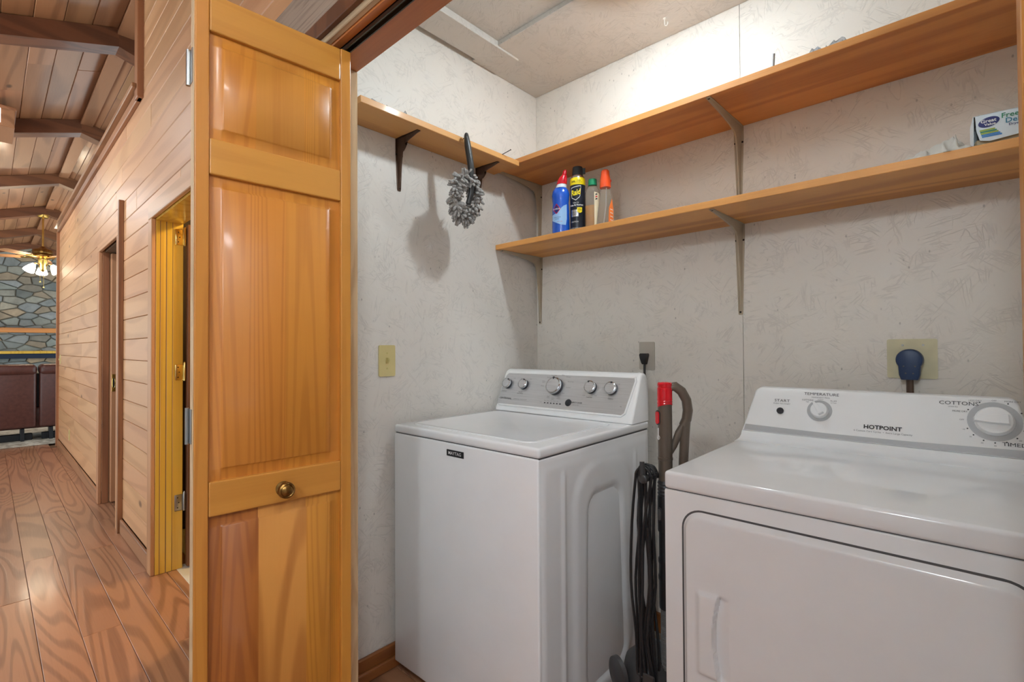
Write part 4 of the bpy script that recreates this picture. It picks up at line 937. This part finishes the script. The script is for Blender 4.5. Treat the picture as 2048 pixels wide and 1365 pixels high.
for z in (.03, .045, .06, .075): decal('label_line', [(.018, z), (.034, z - .004), (.034, z - .001), (.018, z + .003)], 'print_white', ob, lambda p: ell(.0352 - .06 * max(0, p.y - .05), .0276 - .05 * max(0, p.y - .05), .0013)(p), 5)
obj('dip_tube', B().tube([(.004, 0, .175), (.002, 0, .10), (-.006, .002, .03), (-.010, .004, .008)], .0022, 8), 'bottle_white', ob)

# dryer sheet carton, torn open at its lower front
bx_ = thing('dryer_sheet_box', 'torn open dryer sheet carton with a navy oval logo on the lower shelf', 'box', (.036, 1.716, zl), R(3))
bw, bh, bd_ = .20, .088, .085
obj('carton', B().box(.002, bw, .002, bd_, 0, .001).box(0, .0012, 0, bd_, 0, bh).box(bw - .0012, bw, 0, bd_, 0, bh).box(0, bw, bd_ - .0012, bd_, 0, bh).box(0, bw, 0, bd_, bh - .0012, bh), 'carton', bx_, smooth=False)
obj('front_flap', B().rings([[(x, y, z) for x, z in ((.012, .024), (.030, .018), (.07, .022), (.12, .028), (bw, .03), (bw, bh), (.004, bh), (.006, .05))] for y in (0, .0012)]), 'carton', bx_, smooth=False)
obj('inner_sheets', B().box(.004, bw - .002, .012, bd_ - .004, .001, .03, .004).box(.01, bw - .002, .004, .05, .001, .016, .004), 'carton_inside', bx_)
tx = lambda x, z: Matrix.Translation((x, -.0012, z)) @ Matrix.Rotation(R(90), 4, 'X')
obj('logo_oval', B().prism([(.0195 * math.cos(2 * math.pi * k / 28), .0125 * math.sin(2 * math.pi * k / 28)) for k in range(28)], lambda p: (.029 + p[0], -.0002, .0665 + p[1] + p[0] * .12), lambda p: (.029 + p[0], -.0009, .0665 + p[1] + p[0] * .12)), 'label_navy', bx_, smooth=False)
text('lettering', 'Great', .0115, 'print_white', bx_, tx(.028, .0695), 'CENTER', .02, 1.05); text('lettering', 'Value', .0085, 'print_white', bx_, tx(.031, .0605), 'CENTER', .02, 1.1)
text('lettering', 'Free &', .0175, 'label_green', bx_, tx(.051, .0745), 'LEFT', .015); text('lettering', 'Delicate', .0175, 'label_teal', bx_, tx(.058, .0605), 'LEFT', .015); text('lettering', 'Dryer Sheets', .0085, 'label_navy', bx_, tx(.064, .050), 'LEFT', .01)
for k, mt in enumerate(('label_lime', 'label_green', 'label_lime', 'label_blue', 'label_blue')): obj('label_stripe', B().box(.012 + .001 * k, .040 + .003 * k, -.0006, -.0002, .046 - .0042 * k, .0495 - .0042 * k), mt, bx_, smooth=False)

def crumple(name, w_, d_, h_, mat, label, cat, loc, rz=0, seed=1, n=26, thick=.0012, hump=None, freq=1.0):
    t_ = thing(name, label, cat, loc, rz); pts = []
    for j in range(n):
        for i in range(n):
            x = (i / (n - 1) - .5) * w_; y = (j / (n - 1) - .5) * d_
            q = Vector((x * 26 * freq + seed * 7.1, y * 26 * freq, seed * 3.3))
            f1 = abs(noise.noise(q)); f2_ = abs(noise.noise(q * 2.3 + Vector((5, 1, 2)))); ed = min(1, 4.5 * min(i, j, n - 1 - i, n - 1 - j) / (n - 1))
            hh = h_ * (hump(i / (n - 1), j / (n - 1)) if hump else 1.0)
            z = .0008 + hh * ed * (1.0 - 1.25 * f1 * .9 - .35 * f2_) if True else 0
            pts.append((x + .010 * noise.noise(q * 1.3), y + .010 * noise.noise(q * 1.7 + Vector((9, 9, 9))), max(.0012, z)))
    b_ = B().poly(pts, [(j * n + i, j * n + i + 1, (j + 1) * n + i + 1, (j + 1) * n + i) for j in range(n - 1) for i in range(n - 1)])
    bmesh.ops.solidify(b_.b, geom=list(b_.b.faces), thickness=thick)
    zmin = min(v.co.z for v in b_.b.verts)
    for v in b_.b.verts: v.co.z -= zmin
    obj('cloth', b_, mat, t_, angle=75); return t_
crumple('cleaning_rag', .13, .062, .052, 'rag', 'crumpled white rag lying beside the torn carton on the lower shelf', 'rag', (-.036, 1.706, zl), 0, 3, 40, .0012, lambda a, b_: .55 + .55 * sstep(.3, 1, a), 1.7)
crumple('plastic_bag', .11, .30, .052, 'bag_plastic', 'crumpled clear plastic bag on the short shelf near the bifold door', 'bag', (-1.58, .99, ZS + TH), 0, 8, 26)
crumple('plastic_wrapper', .20, .14, .07, 'bag_plastic', 'crumpled translucent wrapper lying on the upper shelf', 'wrapper', (-.30, 1.80, ZU + TH), 0, 5, 24)
pv = thing('pipe_offcut', 'short pale grey pipe offcut standing on the upper shelf', 'pipe', (-.437, 1.745, ZU + TH))
obj('pipe', B().rings([[(rad * math.cos(a) + .004 * (z / .08), rad * math.sin(a), z) for a in [2 * math.pi * k / 16 for k in range(16)]] for rad, z in ((.005, 0), (.005, .078), (.0038, .0785), (.0036, .06))]), 'grey_plastic', pv)
hk = thing('ceiling_hook', 'small white screw hook in the closet ceiling above the upper shelf', 'hook', (-.862, 1.864, ZC - .022))
obj('shank', B().tube([(0, 0, 0), (0, 0, -.022), (.002, 0, -.030), (.008, 0, -.034), (.013, 0, -.028), (.0135, 0, -.020)], .0016, 8), 'porcelain', hk)
obj('collar', B().lathe([(.006, -.003), (.007, 0)], 14), 'porcelain', hk)

# duster hanging from the nail
du = thing('hand_duster', 'grey microfibre hand duster hanging from the short shelf by its handle', 'duster', (-1.462, 1.318, 2.096))
hp2 = smooth_path([(.002, 0, .012), (.004, -.002, .0), (.010, .002, -.05), (.016, .010, -.12), (.014, .016, -.19), (.008, .014, -.235), (0, .008, -.27)], 4)
obj('handle', B().tube(hp2, [.008 + .0055 * sstep(0, 8, i) - .003 * sstep(14, 24, i) for i in range(len(hp2))], 14, flat=1.3), 'duster_handle', du)
rd = random.Random(21)
def loop_pt(a):   # frame of the head, an upside down drop in the yz plane
    s_, c_ = math.sin(a), math.cos(a); y = .056 * s_ * (1.0 - .25 * (c_ < 0) * -c_); z = -.243 + .078 * c_
    return Vector((.012 * c_ - .004, y - .004, z))
obj('head_frame', B().tube([loop_pt(2 * math.pi * k / 28) for k in range(28)], .010, 8, True), 'duster_grey', du)
fb_ = B()
for k in range(330):
    a = 2 * math.pi * (k + rd.random()) / 330; c_ = loop_pt(a); tn = (loop_pt(a + .05) - loop_pt(a - .05)).normalized()
    ph = rd.uniform(0, 2 * math.pi); o1 = Vector((1, 0, 0)); o2 = tn.cross(o1).normalized(); dr_ = (o1 * math.cos(ph) + o2 * math.sin(ph) + tn * rd.uniform(-.3, .3) + Vector((0, 0, -.25))).normalized()
    Lh = rd.uniform(.024, .040); p0 = c_ + dr_ * .004
    sag = Vector((0, 0, -.006))
    q = [p0, p0 + dr_ * Lh * .4, p0 + dr_ * Lh * .75 + sag * .5, p0 + dr_ * Lh + sag]
    fb_.tube(q, [.0046, .0062, .0062, .0036], 6)
tag(obj('microfibre_strands', fb_, 'duster_grey', du, angle=80), kind='stuff')

# bare bulb on the closet ceiling
lamp = thing('closet_bulb_lamp', 'bare lit bulb in a white porcelain holder on the closet ceiling', 'light', (-.80, 1.43, ZC))
obj('holder', B().lathe([(.022, -.062), (.026, -.058), (.030, -.035), (.055, -.022), (.058, 0)], 28), 'porcelain', lamp)
obj('added_reflector', B().lathe([(.024, -.052), (.07, -.062), (.118, -.098), (.120, -.098), (.072, -.058), (.024, -.048)], 32), 'porcelain', lamp)  # unseen shade added to keep the bulb's light off the ceiling
obj('bulb', B().lathe([(.001, -.158), (.014, -.155), (.025, -.143), (.030, -.126), (.027, -.106), (.016, -.082), (.0135, -.062)], 24), 'bulb_lit', lamp)
